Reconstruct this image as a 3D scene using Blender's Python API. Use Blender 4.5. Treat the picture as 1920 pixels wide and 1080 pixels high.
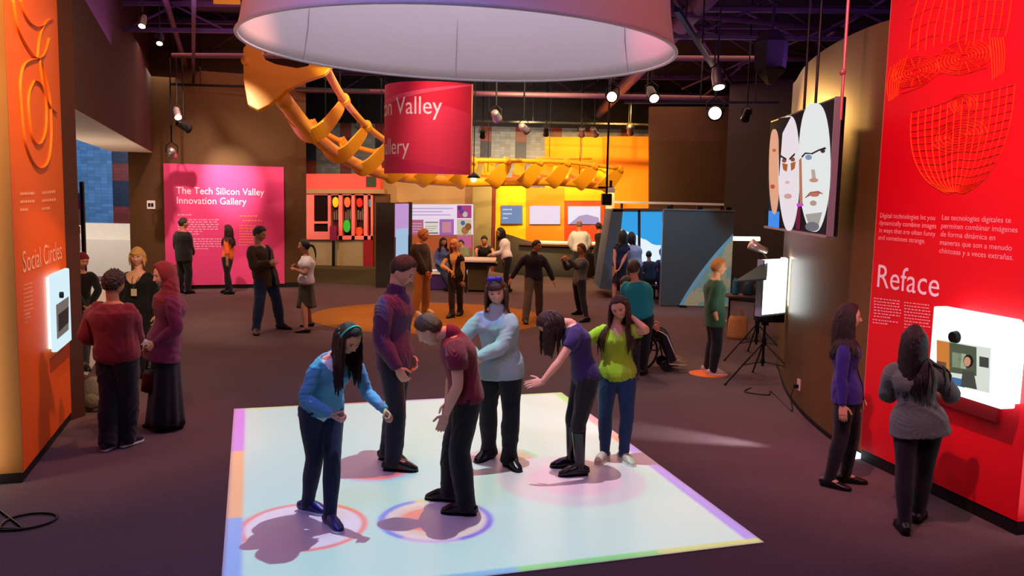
import bpy, math, random
import numpy as np
from mathutils import Vector, Matrix
for _o in list(bpy.data.objects): bpy.data.objects.remove(_o)
SC = bpy.context.scene; COL = SC.collection
random.seed(7); RNG = np.random.RandomState(11)
PI = math.pi; R = math.radians

# ---------------------------------------------------------------- camera
CAM_H = 2.45; PITCH = R(6.32); FPX = 1580.0
cam_d = bpy.data.cameras.new('camera'); cam = bpy.data.objects.new('camera', cam_d); COL.objects.link(cam)
cam_d.sensor_width = 36.0; cam_d.lens = FPX/1920*36.0; cam_d.clip_end = 200
ROLL = R(1.3); cam.location = (0, 0, CAM_H); cam.rotation_euler = (Matrix.Rotation(PI/2-PITCH, 3, 'X') @ Matrix.Rotation(ROLL, 3, 'Z')).to_euler(); SC.camera = cam
SC.view_settings.view_transform = 'Standard'; SC.view_settings.look = 'None'
SC.view_settings.gamma = 1; SC.view_settings.use_curve_mapping = False
SC.view_settings.exposure = 0.0

def lin(c):
    if isinstance(c, str): c = [int(c[i:i+2], 16)/255 for i in (0, 2, 4)]
    return tuple((x/12.92 if x <= .04045 else ((x+.055)/1.055)**2.4) for x in c)

# ---------------------------------------------------------------- world
w = bpy.data.worlds.new('world'); SC.world = w; w.use_nodes = True
w.node_tree.nodes['Background'].inputs[0].default_value = (.035, .02, .035, 1)
w.node_tree.nodes['Background'].inputs[1].default_value = 1.0

# ---------------------------------------------------------------- lamps of the gallery and added fill lights
def area(loc, size, power, col, look=None, sy=None, spread=None, name='area_light'):
    d = bpy.data.lights.new(name, 'AREA'); d.energy = power; d.color = lin(col); d.size = size
    if sy: d.shape = 'RECTANGLE'; d.size_y = sy
    if spread: d.spread = R(spread)
    o = bpy.data.objects.new(name, d); COL.objects.link(o); o.location = loc
    if look is not None: o.rotation_euler = (Vector(look)-Vector(loc)).to_track_quat('-Z', 'Y').to_euler()
    return o
def spot(loc, look, power, col, ang=40, blend=.6, rad=.05, name='spot_light'):
    d = bpy.data.lights.new(name, 'SPOT'); d.energy = power; d.color = lin(col); d.spot_size = R(ang); d.spot_blend = blend; d.shadow_soft_size = rad
    o = bpy.data.objects.new(name, d); COL.objects.link(o); o.location = loc
    o.rotation_euler = (Vector(look)-Vector(loc)).to_track_quat('-Z', 'Y').to_euler()
    return o
# added soft area lights standing in for ambient room light
area((0, 4.5, 5.6), 6, 36, 'ffa8a0')
area((-1.5, 12, 5.6), 7, 85, 'ffb8a4')
area((1, 19, 5.2), 8, 430, 'ffc4a4')
area((-5, 19, 5.2), 5, 150, 'ffa898')
area((0, 28, 4.6), 8, 420, 'ffc080')
area((-11, 18, 5), 6, 420, 'ffe6d0')
area((-1.6, 4.2, 5.2), 1.6, 85, '8088ff')
area((-.62, 8.9, 5.75), 3.2, 60, 'd4dcff')  # fill added inside the drum to lift its lining and the mat
# purple uplight on the ceiling steel; added fills for lintel and far wall
area((4.2, 9.5, 4.4), 3, 110, 'a868ff', look=(3.5, 10, 9)); area((-4.4, 11.5, 4.3), 3, 110, 'c078e8', look=(-3.6, 12, 9)); area((-8.5, 15, .9), 2.5, 60, 'ffe8d8', look=(-7.6, 14.5, 9)); area((-1, 30.2, 3.6), 5, 120, 'fff0e0', look=(-1, 33.5, 4.2)); area((1, 19, 4.0), 9, 110, 'c070e0', look=(1, 19, 9))
# wall and exhibit spots
spot((-6.3, 17.6, 5.2), (-6.85, 20.5, 2.75), 2300, 'ffeee0', 24, 1.)
spot((-6.4, 16.6, 5.2), (-6.85, 20.5, 2.0), 1100, 'ffd8d0', 58, .9)
spot((-5.2, 13.5, 5.4), (-4.3, 15.0, .8), 520, 'ffe0c8', 54, .8)
spot((1.2, 4.5, 5.2), (3.4, 6.9, 2.8), 950, 'ffa0a8', 75, .9)
spot((-2.4, 5.2, 5.3), (-4.5, 7.7, 3.2), 1150, 'ffcc80', 60, .9)
spot((-1.5, 14.5, 5.5), (-1.5, 16.5, 0), 520, 'ffa050', 42, .5)
spot((3.0, 23.5, 5.0), (3.2, 27.5, 3.0), 1900, 'ffc060', 75, .9)
spot((0.2, 24.0, 4.8), (0.8, 27.5, 1.8), 1700, 'ffdc90', 80, .9)
spot((-6.0, 23.8, 4.6), (-5.6, 27.3, 1.8), 900, 'ffc8a0', 55, .8)
spot((-2.0, 13.0, 5.4), (-3.0, 17.5, 4.0), 1300, 'fff0c8', 60, .9)
spot((0.5, 18.5, 5.4), (0.6, 23.0, 3.0), 1900, 'ffe8a8', 80, .9)
spot((2.45, 12.3, 3.7), (3.5, 10.7, 3.25), 420, 'ffc468', 56, .9)
spot((-1.0, 9.0, 5.6), (-3.6, 8.2, 1.3), 520, 'ffa488', 45, .9)
spot((-2.6, 2.0, 4.2), (-0.6, 7.0, 1.6), 190, 'ffd0c8', 36, .9)
spot((2.6, 2.6, 4.2), (0.6, 7.4, 1.5), 190, 'ffd0c0', 34, .9)
spot((1.6, 2.6, 4.6), (3.0, 6.6, 1.2), 170, 'ffb8b8', 46, .9)
spot((.2, 9.5, 5.4), (2.9, 7.4, 0.2), 170, 'ff6080', 60, .9)
spot((1.2, 13.2, 5.4), (1.6, 11.0, 1.0), 260, 'ffd8b8', 60, .9)
spot((-1.5, 10.9, 5.0), (-.65, 12.4, 3.2), 260, 'ffc8c0', 60, .9)  # added spot that brightens the banner
spot((-3.6, 3.4, 5.0), (-1.9, 6.9, 4.8), 130, 'ffb488', 50, .9); spot((2.8, 3.8, 5.2), (.6, 6.9, 4.9), 90, 'ff9aa0', 50, .9)  # added warm and pink spots that brighten the drum's outside
spot((.8, 12.2, 5.3), (2.9, 11.4, 1.0), 200, 'ffe0b0', 50, .9)

# floor projector inside the drum: the colours are thrown by the lamp itself
PROJ = (-.2, 7.3, 5.1)
def ray(x, y):
    a0 = (x-960)/FPX; b0 = (540-y)/FPX; c, s = math.cos(PITCH), math.sin(PITCH); cr, sr = math.cos(ROLL), math.sin(ROLL)
    a = a0*cr-b0*sr; b = a0*sr+b0*cr
    return (a, c+b*s, -s+b*c)
def fl(x, y, z=0.0):
    r = ray(x, y); t = (z-CAM_H)/r[2]; return (r[0]*t, r[1]*t)
def at(x, y, Y):
    r = ray(x, y); t = Y/r[1]; return Vector((r[0]*t, Y, CAM_H+r[2]*t))
def qcorner():                    # the mat's near left corner lies outside the frame: meet its two visible edges
    a, b = fl(440, 768), fl(418, 1080); c, d = fl(1430, 1018), fl(922, 1080)
    x1, y1, x2, y2, x3, y3, x4, y4 = *a, *b, *c, *d; D = (x1-x2)*(y3-y4)-(y1-y2)*(x3-x4)
    return (((x1*y2-y1*x2)*(x3-x4)-(x1-x2)*(x3*y4-y3*x4))/D, ((x1*y2-y1*x2)*(y3-y4)-(y1-y2)*(x3*y4-y3*x4))/D)
QUAD = [fl(440, 768), fl(1052, 737), fl(1430, 1018), qcorner()]
def ell(cx, cy, x0, x1):          # floor circle seen with this centre and half width
    c = fl(cx, cy); a = fl(x0, cy); b = fl(x1, cy); return c, (b[0]-a[0])/2
class NT:
    def __init__(s, nt): s.nt = nt
    def n(s, t, **k):
        o = s.nt.nodes.new(t)
        for a, b in k.items(): setattr(o, a, b)
        return o
    def val(s, x, inp):
        if hasattr(x, 'is_output') or isinstance(x, bpy.types.NodeSocket): s.nt.links.new(x, inp)
        else: inp.default_value = x
    def m(s, op, a, b=0.0, c=0.0):
        o = s.n('ShaderNodeMath', operation=op); s.val(a, o.inputs[0]); s.val(b, o.inputs[1]); s.val(c, o.inputs[2]); return o.outputs[0]
    def mix(s, f, a, b):
        o = s.n('ShaderNodeMix', data_type='RGBA'); s.val(f, o.inputs[0]); s.val(a, o.inputs[6]); s.val(b, o.inputs[7]); return o.outputs[2]
def c4(c): return lin(c)+(1,)
ROOM = (.38, .20, .28)
def cp(c): return tuple(max(0., (v-r)) for v, r in zip(lin(c), ROOM))+(1,)
pd = bpy.data.lights.new('floor_projector_light', 'SPOT'); po = bpy.data.objects.new('floor_projector_light', pd); COL.objects.link(po)
po.location = PROJ; pd.spot_size = R(100); pd.spot_blend = .15; pd.shadow_soft_size = .02; pd.energy = 1330.0; pd.use_nodes = True
T = NT(pd.node_tree); em = [n for n in pd.node_tree.nodes if n.type == 'EMISSION'][0]
tc = T.n('ShaderNodeTexCoord'); sep = T.n('ShaderNodeSeparateXYZ'); pd.node_tree.links.new(tc.outputs['Normal'], sep.inputs[0])
dz = T.m('ABSOLUTE', sep.outputs[2]); k = T.m('DIVIDE', PROJ[2], dz)
X = T.m('MULTIPLY_ADD', sep.outputs[0], k, PROJ[0]); Y = T.m('MULTIPLY_ADD', sep.outputs[1], k, PROJ[1])
def edge(a, b):                   # signed distance to the inside of edge a->b (clockwise quad)
    dx, dy = b[0]-a[0], b[1]-a[1]; L = math.hypot(dx, dy); nx, ny = dy/L, -dx/L
    return T.m('ADD', T.m('MULTIPLY', X, nx), T.m('MULTIPLY_ADD', Y, ny, -(a[0]*nx+a[1]*ny)))
def along(a, b):
    dx, dy = b[0]-a[0], b[1]-a[1]; L2 = dx*dx+dy*dy
    return T.m('ADD', T.m('MULTIPLY', X, dx/L2), T.m('MULTIPLY_ADD', Y, dy/L2, -(a[0]*dx+a[1]*dy)/L2))
E_ = [edge(QUAD[i], QUAD[(i+1) % 4]) for i in range(4)]   # top, right, bottom, left
A_ = [along(QUAD[i], QUAD[(i+1) % 4]) for i in range(4)]
lt = T.m('LESS_THAN', 0, 0)
col = T.mix(A_[0], cp('cce8ec'), cp('e6f0ec'))
def less(a, b): return T.m('LESS_THAN', a, b)
def disc(c, r, colr, col):
    d = T.m('SQRT', T.m('ADD', T.m('POWER', T.m('ABSOLUTE', T.m('SUBTRACT', X, c[0])), 2.0), T.m('POWER', T.m('ABSOLUTE', T.m('SUBTRACT', Y, c[1])), 2.0)))
    return T.mix(less(d, r), col, colr)
def angcol(c, cols):              # colour by sector round c
    a = T.m('DIVIDE', T.m('ADD', T.m('ARCTAN2', T.m('SUBTRACT', Y, c[1]), T.m('SUBTRACT', X, c[0])), PI), 2*PI)
    o = cp(cols[0])
    for i, cc in enumerate(cols[1:], 1): o = T.mix(T.m('GREATER_THAN', a, i/len(cols)), o, cp(cc))
    return o
c, r = ell(569, 988, 450, 690); col = disc(c, r, cp('ff9a94'), col); col = disc(c, r*.9, cp('f0e0fa'), col); col = disc(c, r*.62, cp('ecd0f6'), col)
c, r = ell(817, 976, 708, 925); col = disc(c, r, angcol(c, ['8f9cf5', 'e6bdf0', 'b48cf0', 'b79bf8', 'f6de9a', '8aa0fa']), col); col = disc(c, r*.88, cp('f6dede'), col); col = disc(c, r*.72, cp('f4cfc6'), col); col = disc((c[0]-.04, c[1]), r*.52, cp('ff9a90'), col)
c, r = ell(700, 878, 618, 783); col = disc(c, r, cp('b9dcff'), col); col = disc(c, r*.92, cp('f4b8cc'), col); col = disc(c, r*.82, cp('ff9077'), col)
c, r = ell(945, 860, 880, 1012); col = disc(c, r, angcol(c, ['e8b8e8', '9af0a8', 'c0a4f8', 'a4f0a0', 'f8e48c', 'f0b0a0']), col); col = disc(c, r*.9, cp('c8ccff'), col); col = disc((c[0]+.05, c[1]), r*.68, cp('e0bca0'), col)  # tan inner disc paints the woman's shadow into the projected ring
c, r = ell(1072, 900, 933, 1212); col = disc(c, r, cp('ead8e6'), col); col = disc((c[0]+.03, c[1]), r*.62, cp('f6c8e4'), col)
def stripe(e, a, wd, cols, col):
    o = cp(cols[0][1])
    for st, cc in cols[1:]: o = T.mix(T.m('GREATER_THAN', a, st), o, cp(cc))
    return T.mix(less(e, wd), col, o)
col = stripe(E_[0], A_[0], .045, [(0, 'e6f03c'), (.25, 'f0a0a0'), (.5, 'd0a8f0'), (.85, 'b8f060')], col)
col = stripe(E_[1], A_[1], .10, [(0, 'a6ee50'), (.16, 'ff8fb0'), (.30, 'ffa090'), (.48, 'c9a2ff')], col)
col = stripe(E_[2], A_[2], .07, [(0, 'e8e47c'), (.22, 'a4e45c'), (.5, '7cccf4')], col)
col = stripe(E_[3], A_[3], .11, [(0, '86b8ff'), (.30, 'ffbf80'), (.66, 'd68cff')], col)
ins = T.m('MULTIPLY', T.m('MULTIPLY', T.m('GREATER_THAN', E_[0], 0), T.m('GREATER_THAN', E_[1], 0)), T.m('MULTIPLY', T.m('GREATER_THAN', E_[2], 0), T.m('GREATER_THAN', E_[3], 0)))
spill = T.mix(ins, (.006, .007, .03, 1), col)
# level the falloff over the picture as a projector does
pd.node_tree.links.new(spill, em.inputs[0]); T.val(T.m('MULTIPLY', T.m('POWER', T.m('DIVIDE', 1.0, dz), 3.0), 1.0), em.inputs[1])
# ---------------------------------------------------------------- materials
MATS = {}
def mat(name, col, rough=.7, metal=0., emit=None, es=1., bump=0., bscale=40., var=0., vscale=8., spec=.3, coat=0., trans=0., sheen=0., stretch=None):
    if name in MATS: return MATS[name]
    m = bpy.data.materials.new(name); m.use_nodes = True; t = NT(m.node_tree)
    b = m.node_tree.nodes['Principled BSDF']; base = c4(col) if isinstance(col, str) else tuple(col)+(1,)
    b.inputs['Base Color'].default_value = base; b.inputs['Roughness'].default_value = rough; b.inputs['Metallic'].default_value = metal
    b.inputs['Specular IOR Level'].default_value = spec; b.inputs['Coat Weight'].default_value = coat
    if sheen: b.inputs['Sheen Weight'].default_value = sheen
    if trans: b.inputs['Transmission Weight'].default_value = trans
    if emit: b.inputs['Emission Color'].default_value = c4(emit); b.inputs['Emission Strength'].default_value = es
    if var or bump:
        tc = t.n('ShaderNodeTexCoord'); src = tc.outputs['Object']
        if stretch:
            mp = t.n('ShaderNodeMapping'); mp.inputs['Scale'].default_value = stretch; m.node_tree.links.new(src, mp.inputs[0]); src = mp.outputs[0]
    if var:
        nz = t.n('ShaderNodeTexNoise'); nz.inputs['Scale'].default_value = vscale; nz.inputs['Detail'].default_value = 4; m.node_tree.links.new(src, nz.inputs['Vector'])
        f = t.m('MULTIPLY_ADD', nz.outputs[0], 2*var, 1-var); vm = t.n('ShaderNodeVectorMath', operation='SCALE'); vm.inputs[0].default_value = base[:3]
        m.node_tree.links.new(f, vm.inputs['Scale']); m.node_tree.links.new(vm.outputs[0], b.inputs['Base Color'])
    if bump:
        nz = t.n('ShaderNodeTexNoise'); nz.inputs['Scale'].default_value = bscale; nz.inputs['Detail'].default_value = 3; m.node_tree.links.new(src, nz.inputs['Vector'])
        bp = t.n('ShaderNodeBump'); bp.inputs['Strength'].default_value = bump; bp.inputs['Distance'].default_value = .02
        m.node_tree.links.new(nz.outputs[0], bp.inputs['Height']); m.node_tree.links.new(bp.outputs[0], b.inputs['Normal'])
    MATS[name] = m; return m
def emis(name, col, s=1.):
    if name in MATS: return MATS[name]
    m = bpy.data.materials.new(name); m.use_nodes = True; nt = m.node_tree; b = nt.nodes['Principled BSDF']
    b.inputs['Base Color'].default_value = (.02, .02, .02, 1); b.inputs['Roughness'].default_value = .9; b.inputs['Specular IOR Level'].default_value = .05
    b.inputs['Emission Color'].default_value = c4(col); b.inputs['Emission Strength'].default_value = s; MATS[name] = m; return m

# ---------------------------------------------------------------- mesh builder
class MB:
    def __init__(s): s.v = []; s.f = []; s.n = 0; s.mi = []; s.cur = 0
    def add(s, vs, fs):
        k = s.n; s.v.extend([tuple(map(float, p)) for p in vs]); s.n += len(vs)
        for f in fs: s.f.append([i+k for i in f]); s.mi.append(s.cur)
        return s
    def box(s, c, d, rz=0., bev=0.):
        x, y, z = d[0]/2, d[1]/2, d[2]/2; cs, sn = math.cos(rz), math.sin(rz); vs = []
        b = min(bev, x*.9, y*.9)
        if b > 0: ring = [(-x+b, -y), (x-b, -y), (x, -y+b), (x, y-b), (x-b, y), (-x+b, y), (-x, y-b), (-x, -y+b)]
        else: ring = [(-x, -y), (x, -y), (x, y), (-x, y)]
        for zz in (-z, z):
            for (a, e) in ring: vs.append((c[0]+a*cs-e*sn, c[1]+a*sn+e*cs, c[2]+zz))
        n = len(ring); fs = [list(range(n))[::-1], [i+n for i in range(n)]]+[[i, (i+1) % n, (i+1) % n+n, i+n] for i in range(n)]
        return s.add(vs, fs)
    def tube(s, pts, r, seg=10, cap=True, flat=1.0, ref=None):
        pts = [Vector(p) for p in pts]; n = len(pts); rs = r if hasattr(r, '__len__') else [r]*n; vs = []
        ref = Vector(ref) if ref is not None else None; prev = None
        for i, p in enumerate(pts):
            t = (pts[min(i+1, n-1)]-pts[max(i-1, 0)])
            t = t.normalized() if t.length > 1e-9 else Vector((0, 0, 1))
            u = ref if ref is not None else (prev if prev is not None else (Vector((1, 0, 0)) if abs(t.x) < .8 else Vector((0, 1, 0))))
            u = (u-t*u.dot(t)); u = u.normalized() if u.length > 1e-6 else t.orthogonal().normalized()
            prev = u; w_ = t.cross(u)
            for k in range(seg):
                a = 2*PI*k/seg; vs.append(p+u*math.cos(a)*rs[i]+w_*math.sin(a)*rs[i]*flat)
        fs = []
        for i in range(n-1):
            for k in range(seg): a = i*seg+k; b = i*seg+(k+1) % seg; fs.append([a, b, b+seg, a+seg])
        if cap: fs.append(list(range(seg))[::-1]); fs.append([(n-1)*seg+k for k in range(seg)])
        return s.add(vs, fs)
    def cyl(s, c, r, h, seg=24, r2=None): return s.tube([c, (c[0], c[1], c[2]+h)], [r, r if r2 is None else r2], seg)
    def ball(s, c, r, seg=16, rings=10, sc=(1, 1, 1), M=None):
        vs = []; fs = []
        for i in range(rings+1):
            th = PI*i/rings
            for k in range(seg):
                a = 2*PI*k/seg; p = Vector((r*sc[0]*math.sin(th)*math.cos(a), r*sc[1]*math.sin(th)*math.sin(a), r*sc[2]*math.cos(th)))
                if M is not None: p = M @ p
                vs.append(p+Vector(c))
        for i in range(rings):
            for k in range(seg): a = i*seg+k; b = i*seg+(k+1) % seg; fs.append([a, a+seg, b+seg, b])
        return s.add(vs, fs)
    def prism(s, poly, n0, th):   # poly: 3D planar polygon, extruded by n0*th
        n0 = Vector(n0); a = [Vector(p) for p in poly]; b = [p+n0*th for p in a]; n = len(a)
        return s.add(a+b, [list(range(n))[::-1], [i+n for i in range(n)]]+[[i, (i+1) % n, (i+1) % n+n, i+n] for i in range(n)])
    def grid(s, P, closeu=False):  # P[i][j]
        n, m = len(P), len(P[0]); vs = [p for row in P for p in row]; fs = []
        for i in range(n-1):
            for j in range(m-1+(1 if closeu else 0)): jj = (j+1) % m; fs.append([i*m+j, i*m+jj, (i+1)*m+jj, (i+1)*m+j])
        return s.add(vs, fs)
def pmat(parent):
    M = Matrix.Identity(4)
    while parent is not None:
        M = (Matrix.Translation(parent.location) @ parent.rotation_euler.to_matrix().to_4x4()) @ M; parent = parent.parent
    return M
def mk(name, v, f, mats, parent=None, smooth=False, world=True, mi=None):
    me = bpy.data.meshes.new(name); v = np.asarray(v, float).reshape(-1, 3)
    if parent is not None and world:
        Mi = np.array(pmat(parent).inverted()); v = v @ Mi[:3, :3].T + Mi[:3, 3]
    me.from_pydata(v.tolist(), [], [list(map(int, q)) for q in f]); 
    for m in (mats if isinstance(mats, (list, tuple)) else [mats]): me.materials.append(m)
    if mi is not None and len(set(mi)) > 1: me.polygons.foreach_set('material_index', mi)
    if smooth: me.polygons.foreach_set('use_smooth', [True]*len(me.polygons))
    me.update(); o = bpy.data.objects.new(name, me); COL.objects.link(o)
    if parent is not None: o.parent = parent
    return o
def obj(name, mb, m, parent=None, smooth=False, bevel=0., label=None):
    o = mk(name, mb.v, mb.f, m, parent, smooth, mi=mb.mi)
    if bevel:
        b = o.modifiers.new('b', 'BEVEL'); b.width = bevel; b.segments = 2; b.limit_method = 'ANGLE'
    if label: o['label'] = label
    return o
def tag(o, label, cat, group=None, kind=None):
    o['label'] = label; o['category'] = cat
    if group: o['group'] = group
    if kind: o['kind'] = kind
    return o
def struct(name, mb, m, smooth=False, parent=None):
    o = obj(name, mb, m, parent, smooth); 
    if parent is None: o['kind'] = 'structure'
    return o
def thing(name, label, cat, loc=(0, 0, 0), rz=0., group=None):
    o = bpy.data.objects.new(name, None); COL.objects.link(o); o.location = loc; o.rotation_euler = (0, 0, rz); o.empty_display_size = .1
    tag(o, label, cat, group); return o
class Wall:                       # vertical plane through floor points A, B; the visible side faces n
    def __init__(s, A, B, off=0.):
        s.A = Vector((A[0], A[1], 0)); B = Vector((B[0], B[1], 0)); s.u = (B-s.A).normalized(); s.L = (B-s.A).length
        s.n = Vector((s.u.y, -s.u.x, 0))
        if s.n.dot(-s.A) < 0: s.n = -s.n
        s.A = s.A+s.n*off
    def hit(s, x, y):
        r = Vector(ray(x, y)); C = Vector((0, 0, CAM_H)); t = (s.A-C).dot(s.n)/r.dot(s.n); p = C+r*t
        return ((p-s.A).dot(s.u), p.z)
    def P(s, u, z, d=0.): return s.A+s.u*u+Vector((0, 0, z))+s.n*d
    def px(s, x, y, d=0.): u, z = s.hit(x, y); return s.P(u, z, d)
    def panel(s, mb, u0, u1, z0, z1, d0, d1):
        a = [s.P(u0, z0, d0), s.P(u1, z0, d0), s.P(u1, z1, d0), s.P(u0, z1, d0)]; return mb.prism(a, s.n, d1-d0)
FONTC = {}
def text_mesh(txt):
    if txt in FONTC: return FONTC[txt]
    cu = bpy.data.curves.new('t', 'FONT'); cu.body = txt; cu.resolution_u = 3; o = bpy.data.objects.new('t', cu); COL.objects.link(o)
    dg = bpy.context.evaluated_depsgraph_get(); me = bpy.data.meshes.new_from_object(o.evaluated_get(dg))
    v = np.array([q.co[:] for q in me.vertices]); f = [list(p.vertices) for p in me.polygons]
    bpy.data.objects.remove(o); bpy.data.meshes.remove(me); bpy.data.curves.remove(cu); FONTC[txt] = (v, f); return FONTC[txt]
def wtext(name, wall, lines, p0, p1, hpx, m, parent, d=.004, lead=1.35, bold=False, sx=None):
    """lettering on a wall: p0, p1 = picture points of the baseline's start and end of the first (widest) line; hpx = its cap height point above p0"""
    u0, z0 = wall.hit(*p0); u1, z1 = wall.hit(*p1); _, zt = wall.hit(p0[0], p0[1]-hpx); cap = zt-z0
    mb = MB(); first = None; sgn = 1 if u1 > u0 else -1
    for i, ln in enumerate(lines):
        v, f = text_mesh(ln)
        if len(v) == 0: continue
        sy_ = cap/.7; wid = v[:, 0].max()-v[:, 0].min()
        if first is None: first = abs(u1-u0)/wid if sx is None else sx
        slope = 0
        pts = [wall.P(u0+sgn*(a[0])*first, z0+a[1]*sy_-i*cap*lead*1.25, d) for a in v]; mb.add(pts, f)
    return obj(name, mb, m, parent)
def bars(name, wall, x0, y0, x1, nl, dy, hh, m, parent, seed=1, d=.004, slope=0.):
    """a paragraph too small to read: a row of word-length dashes for each line"""
    rr = random.Random(seed); mb = MB()
    for i in range(nl):
        x = x0; y = y0+i*dy; xe = x1 if i < nl-1 else x0+(x1-x0)*.6
        while x < xe-2:
            wl = rr.uniform(2.2, 6.5)*(abs(x1-x0)/60.); xb = min(x+wl, xe); ya = y+slope*(x-x0); yb = y+slope*(xb-x0)
            mb.add([wall.px(x, ya, d), wall.px(xb, yb, d), wall.px(xb, yb-hh, d), wall.px(x, ya-hh, d)], [[0, 1, 2, 3]]); x = xb+wl*.3+.6
    return obj(name, mb, m, parent)
# ---------------------------------------------------------------- setting
def carpet(name, c1, c2):
    m = bpy.data.materials.new(name); m.use_nodes = True; t = NT(m.node_tree); b = m.node_tree.nodes['Principled BSDF']
    tc = t.n('ShaderNodeTexCoord'); n1 = t.n('ShaderNodeTexNoise'); n1.inputs['Scale'].default_value = 160; n1.inputs['Detail'].default_value = 2
    n2 = t.n('ShaderNodeTexNoise'); n2.inputs['Scale'].default_value = 1.3; n2.inputs['Detail'].default_value = 3
    for n in (n1, n2): m.node_tree.links.new(tc.outputs['Object'], n.inputs['Vector'])
    f = t.m('MULTIPLY_ADD', n1.outputs[0], 3.2, -1.1); f = t.m('MAXIMUM', 0, t.m('MINIMUM', f, 1)); f = t.m('MULTIPLY_ADD', n2.outputs[0], .3, t.m('MULTIPLY', f, .75))
    m.node_tree.links.new(t.mix(f, c4(c1), c4(c2)), b.inputs['Base Color']); b.inputs['Roughness'].default_value = .95; b.inputs['Specular IOR Level'].default_value = .12
    bp = t.n('ShaderNodeBump'); bp.inputs['Strength'].default_value = .5; bp.inputs['Distance'].default_value = .01
    m.node_tree.links.new(n1.outputs[0], bp.inputs['Height']); m.node_tree.links.new(bp.outputs[0], b.inputs['Normal']); return m
M_carpet = carpet('carpet', '3c2c30', '7a6464'); M_carpetO = carpet('carpet_orange', '7a4814', 'b07a34'); M_olive = carpet('carpet_olive', '3a3420', '5a5238')
M_brown = mat('wall_brown', '54391a', .75, bump=.15, bscale=120, var=.08, vscale=3); M_choc = mat('wall_chocolate', '43241c', .8, bump=.15, bscale=120, var=.08)
M_dark = mat('near_black', '12100f', .6); M_black = mat('black_metal', '0b0b0c', .45, metal=.3); M_steel = mat('purple_steel', '5a4050', .6, var=.2)
M_white = mat('white_paint', 'e8e2da', .6); M_offw = mat('warm_white', 'd8cbb4', .7, var=.05)
mb = MB().box((0, 18, -.05), (44, 50, .1)); struct('floor', mb, M_carpet)
mb = MB().box((0, 18, 6.45), (44, 50, .1)); struct('ceiling', mb, mat('ceiling_black', '17121a', .9))
# left: chocolate wall over the wide opening
PL0, PL1 = fl(137, 785), fl(45, 905); PR0, PR1 = fl(1612, 862), fl(1905, 1005); JL = fl(152, 782)
WBL, WBR = fl(300, 543), fl(575, 538)
LW = Wall(JL, (WBL[0]-.05, WBL[1]-.1)); LW0 = Wall((-3.6, 5.8), (-4.80, 9.2))
mb = MB(); LW.panel(mb, -.0, LW.L, 3.25, 6.4, -.02, 0); LW.panel(mb, 0, LW.L, 3.25, 6.4, -.9, -.02)
mb.cur = 1; LW.panel(mb, 0.02, LW.L, 3.235, 3.25, -.9, -.01)
struct('wall_left', mb, [M_choc, M_offw])
mb = MB(); mb.prism([(-4.80, 9.2, 0), (-4.80, 9.2, 6.4), (-3.0, 4.1, 6.4), (-3.0, 4.1, 0)], (-1, -.35, 0), .3)
mb = MB(); W_ = Wall((JL[0]-.05, JL[1]), (-3.3, 2.2), -.35); W_.panel(mb, 0, W_.L, 0, 6.4, -.2, 0)
mb.box((JL[0]-.17, JL[1]+.0, 3.2), (.34, .2, 6.4), R(-15))
struct('wall_left_front', mb, M_choc)
# back wall carrying the pink panel
_u = (WBR[0]-WBL[0], WBR[1]-WBL[1]); BWA = (WBL[0]-_u[0]*.18, WBL[1]-_u[1]*.18); BW = Wall(BWA, WBR); mb = MB(); BW.panel(mb, 0, BW.L, 0, 6.4, -.35, 0); struct('wall_back', mb, M_brown)
mb = MB(); BW.panel(mb, .05, BW.L-.02, 0, .12, 0, .015); struct('baseboard_back', mb, M_dark)
# room behind the opening: pale counter wall and blue glass block wall
def blocks(name, ca, cb, cc, period, frac, rowcol):
    m = bpy.data.materials.new(name); m.use_nodes = True; t = NT(m.node_tree); b = m.node_tree.nodes['Principled BSDF']
    tc = t.n('ShaderNodeTexCoord'); sp = t.n('ShaderNodeSeparateXYZ'); m.node_tree.links.new(tc.outputs['Object'], sp.inputs[0])
    x = sp.outputs[0]; z = sp.outputs[2]
    br = t.n('ShaderNodeTexBrick'); cmb = t.n('ShaderNodeCombineXYZ'); m.node_tree.links.new(x, cmb.inputs[0]); m.node_tree.links.new(z, cmb.inputs[1]); m.node_tree.links.new(cmb.outputs[0], br.inputs['Vector'])
    br.offset = 0; br.inputs['Scale'].default_value = 1; br.inputs['Brick Width'].default_value = .2; br.inputs['Row Height'].default_value = .1; br.inputs['Mortar Size'].default_value = .004
    br.inputs['Color1'].default_value = (1, 1, 1, 1); br.inputs['Color2'].default_value = (.62, .62, .62, 1); br.inputs['Mortar'].default_value = (.45, .45, .45, 1)
    st = t.m('LESS_THAN', t.m('FRACT', t.m('DIVIDE', x, period)), frac); rw = t.m('LESS_THAN', t.m('FRACT', t.m('DIVIDE', z, rowcol)), .4)
    c = t.mix(st, c4(ca), t.mix(rw, c4(cb), c4(cc))); mx = t.n('ShaderNodeMix', data_type='RGBA', blend_type='MULTIPLY'); mx.inputs[0].default_value = 1
    m.node_tree.links.new(c, mx.inputs[6]); m.node_tree.links.new(br.outputs[0], mx.inputs[7]); m.node_tree.links.new(mx.outputs[2], b.inputs['Base Color']); b.inputs['Roughness'].default_value = .35
    m.node_tree.links.new(mx.outputs[2], b.inputs['Emission Color']); b.inputs['Emission Strength'].default_value = .0; return m
mb = MB().box((-14.5, 26.0, 3), (11, .3, 6.4)); o = struct('wall_glass_block', mb, blocks('blue_glass_block', '5f9ad2', '20304e', '8a3430', 1.75, .32, 1.3))
mb = MB().box((-14.5, 23.1, .71), (9, .3, 1.42)).box((-14.5, 22.85, .5), (9, .3, 1.0)); struct('wall_counter', mb, M_offw)
mb = MB().box((-20, 15, 3.2), (.2, 24, 6.4)); struct('wall_far_left', mb, M_offw)
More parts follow.
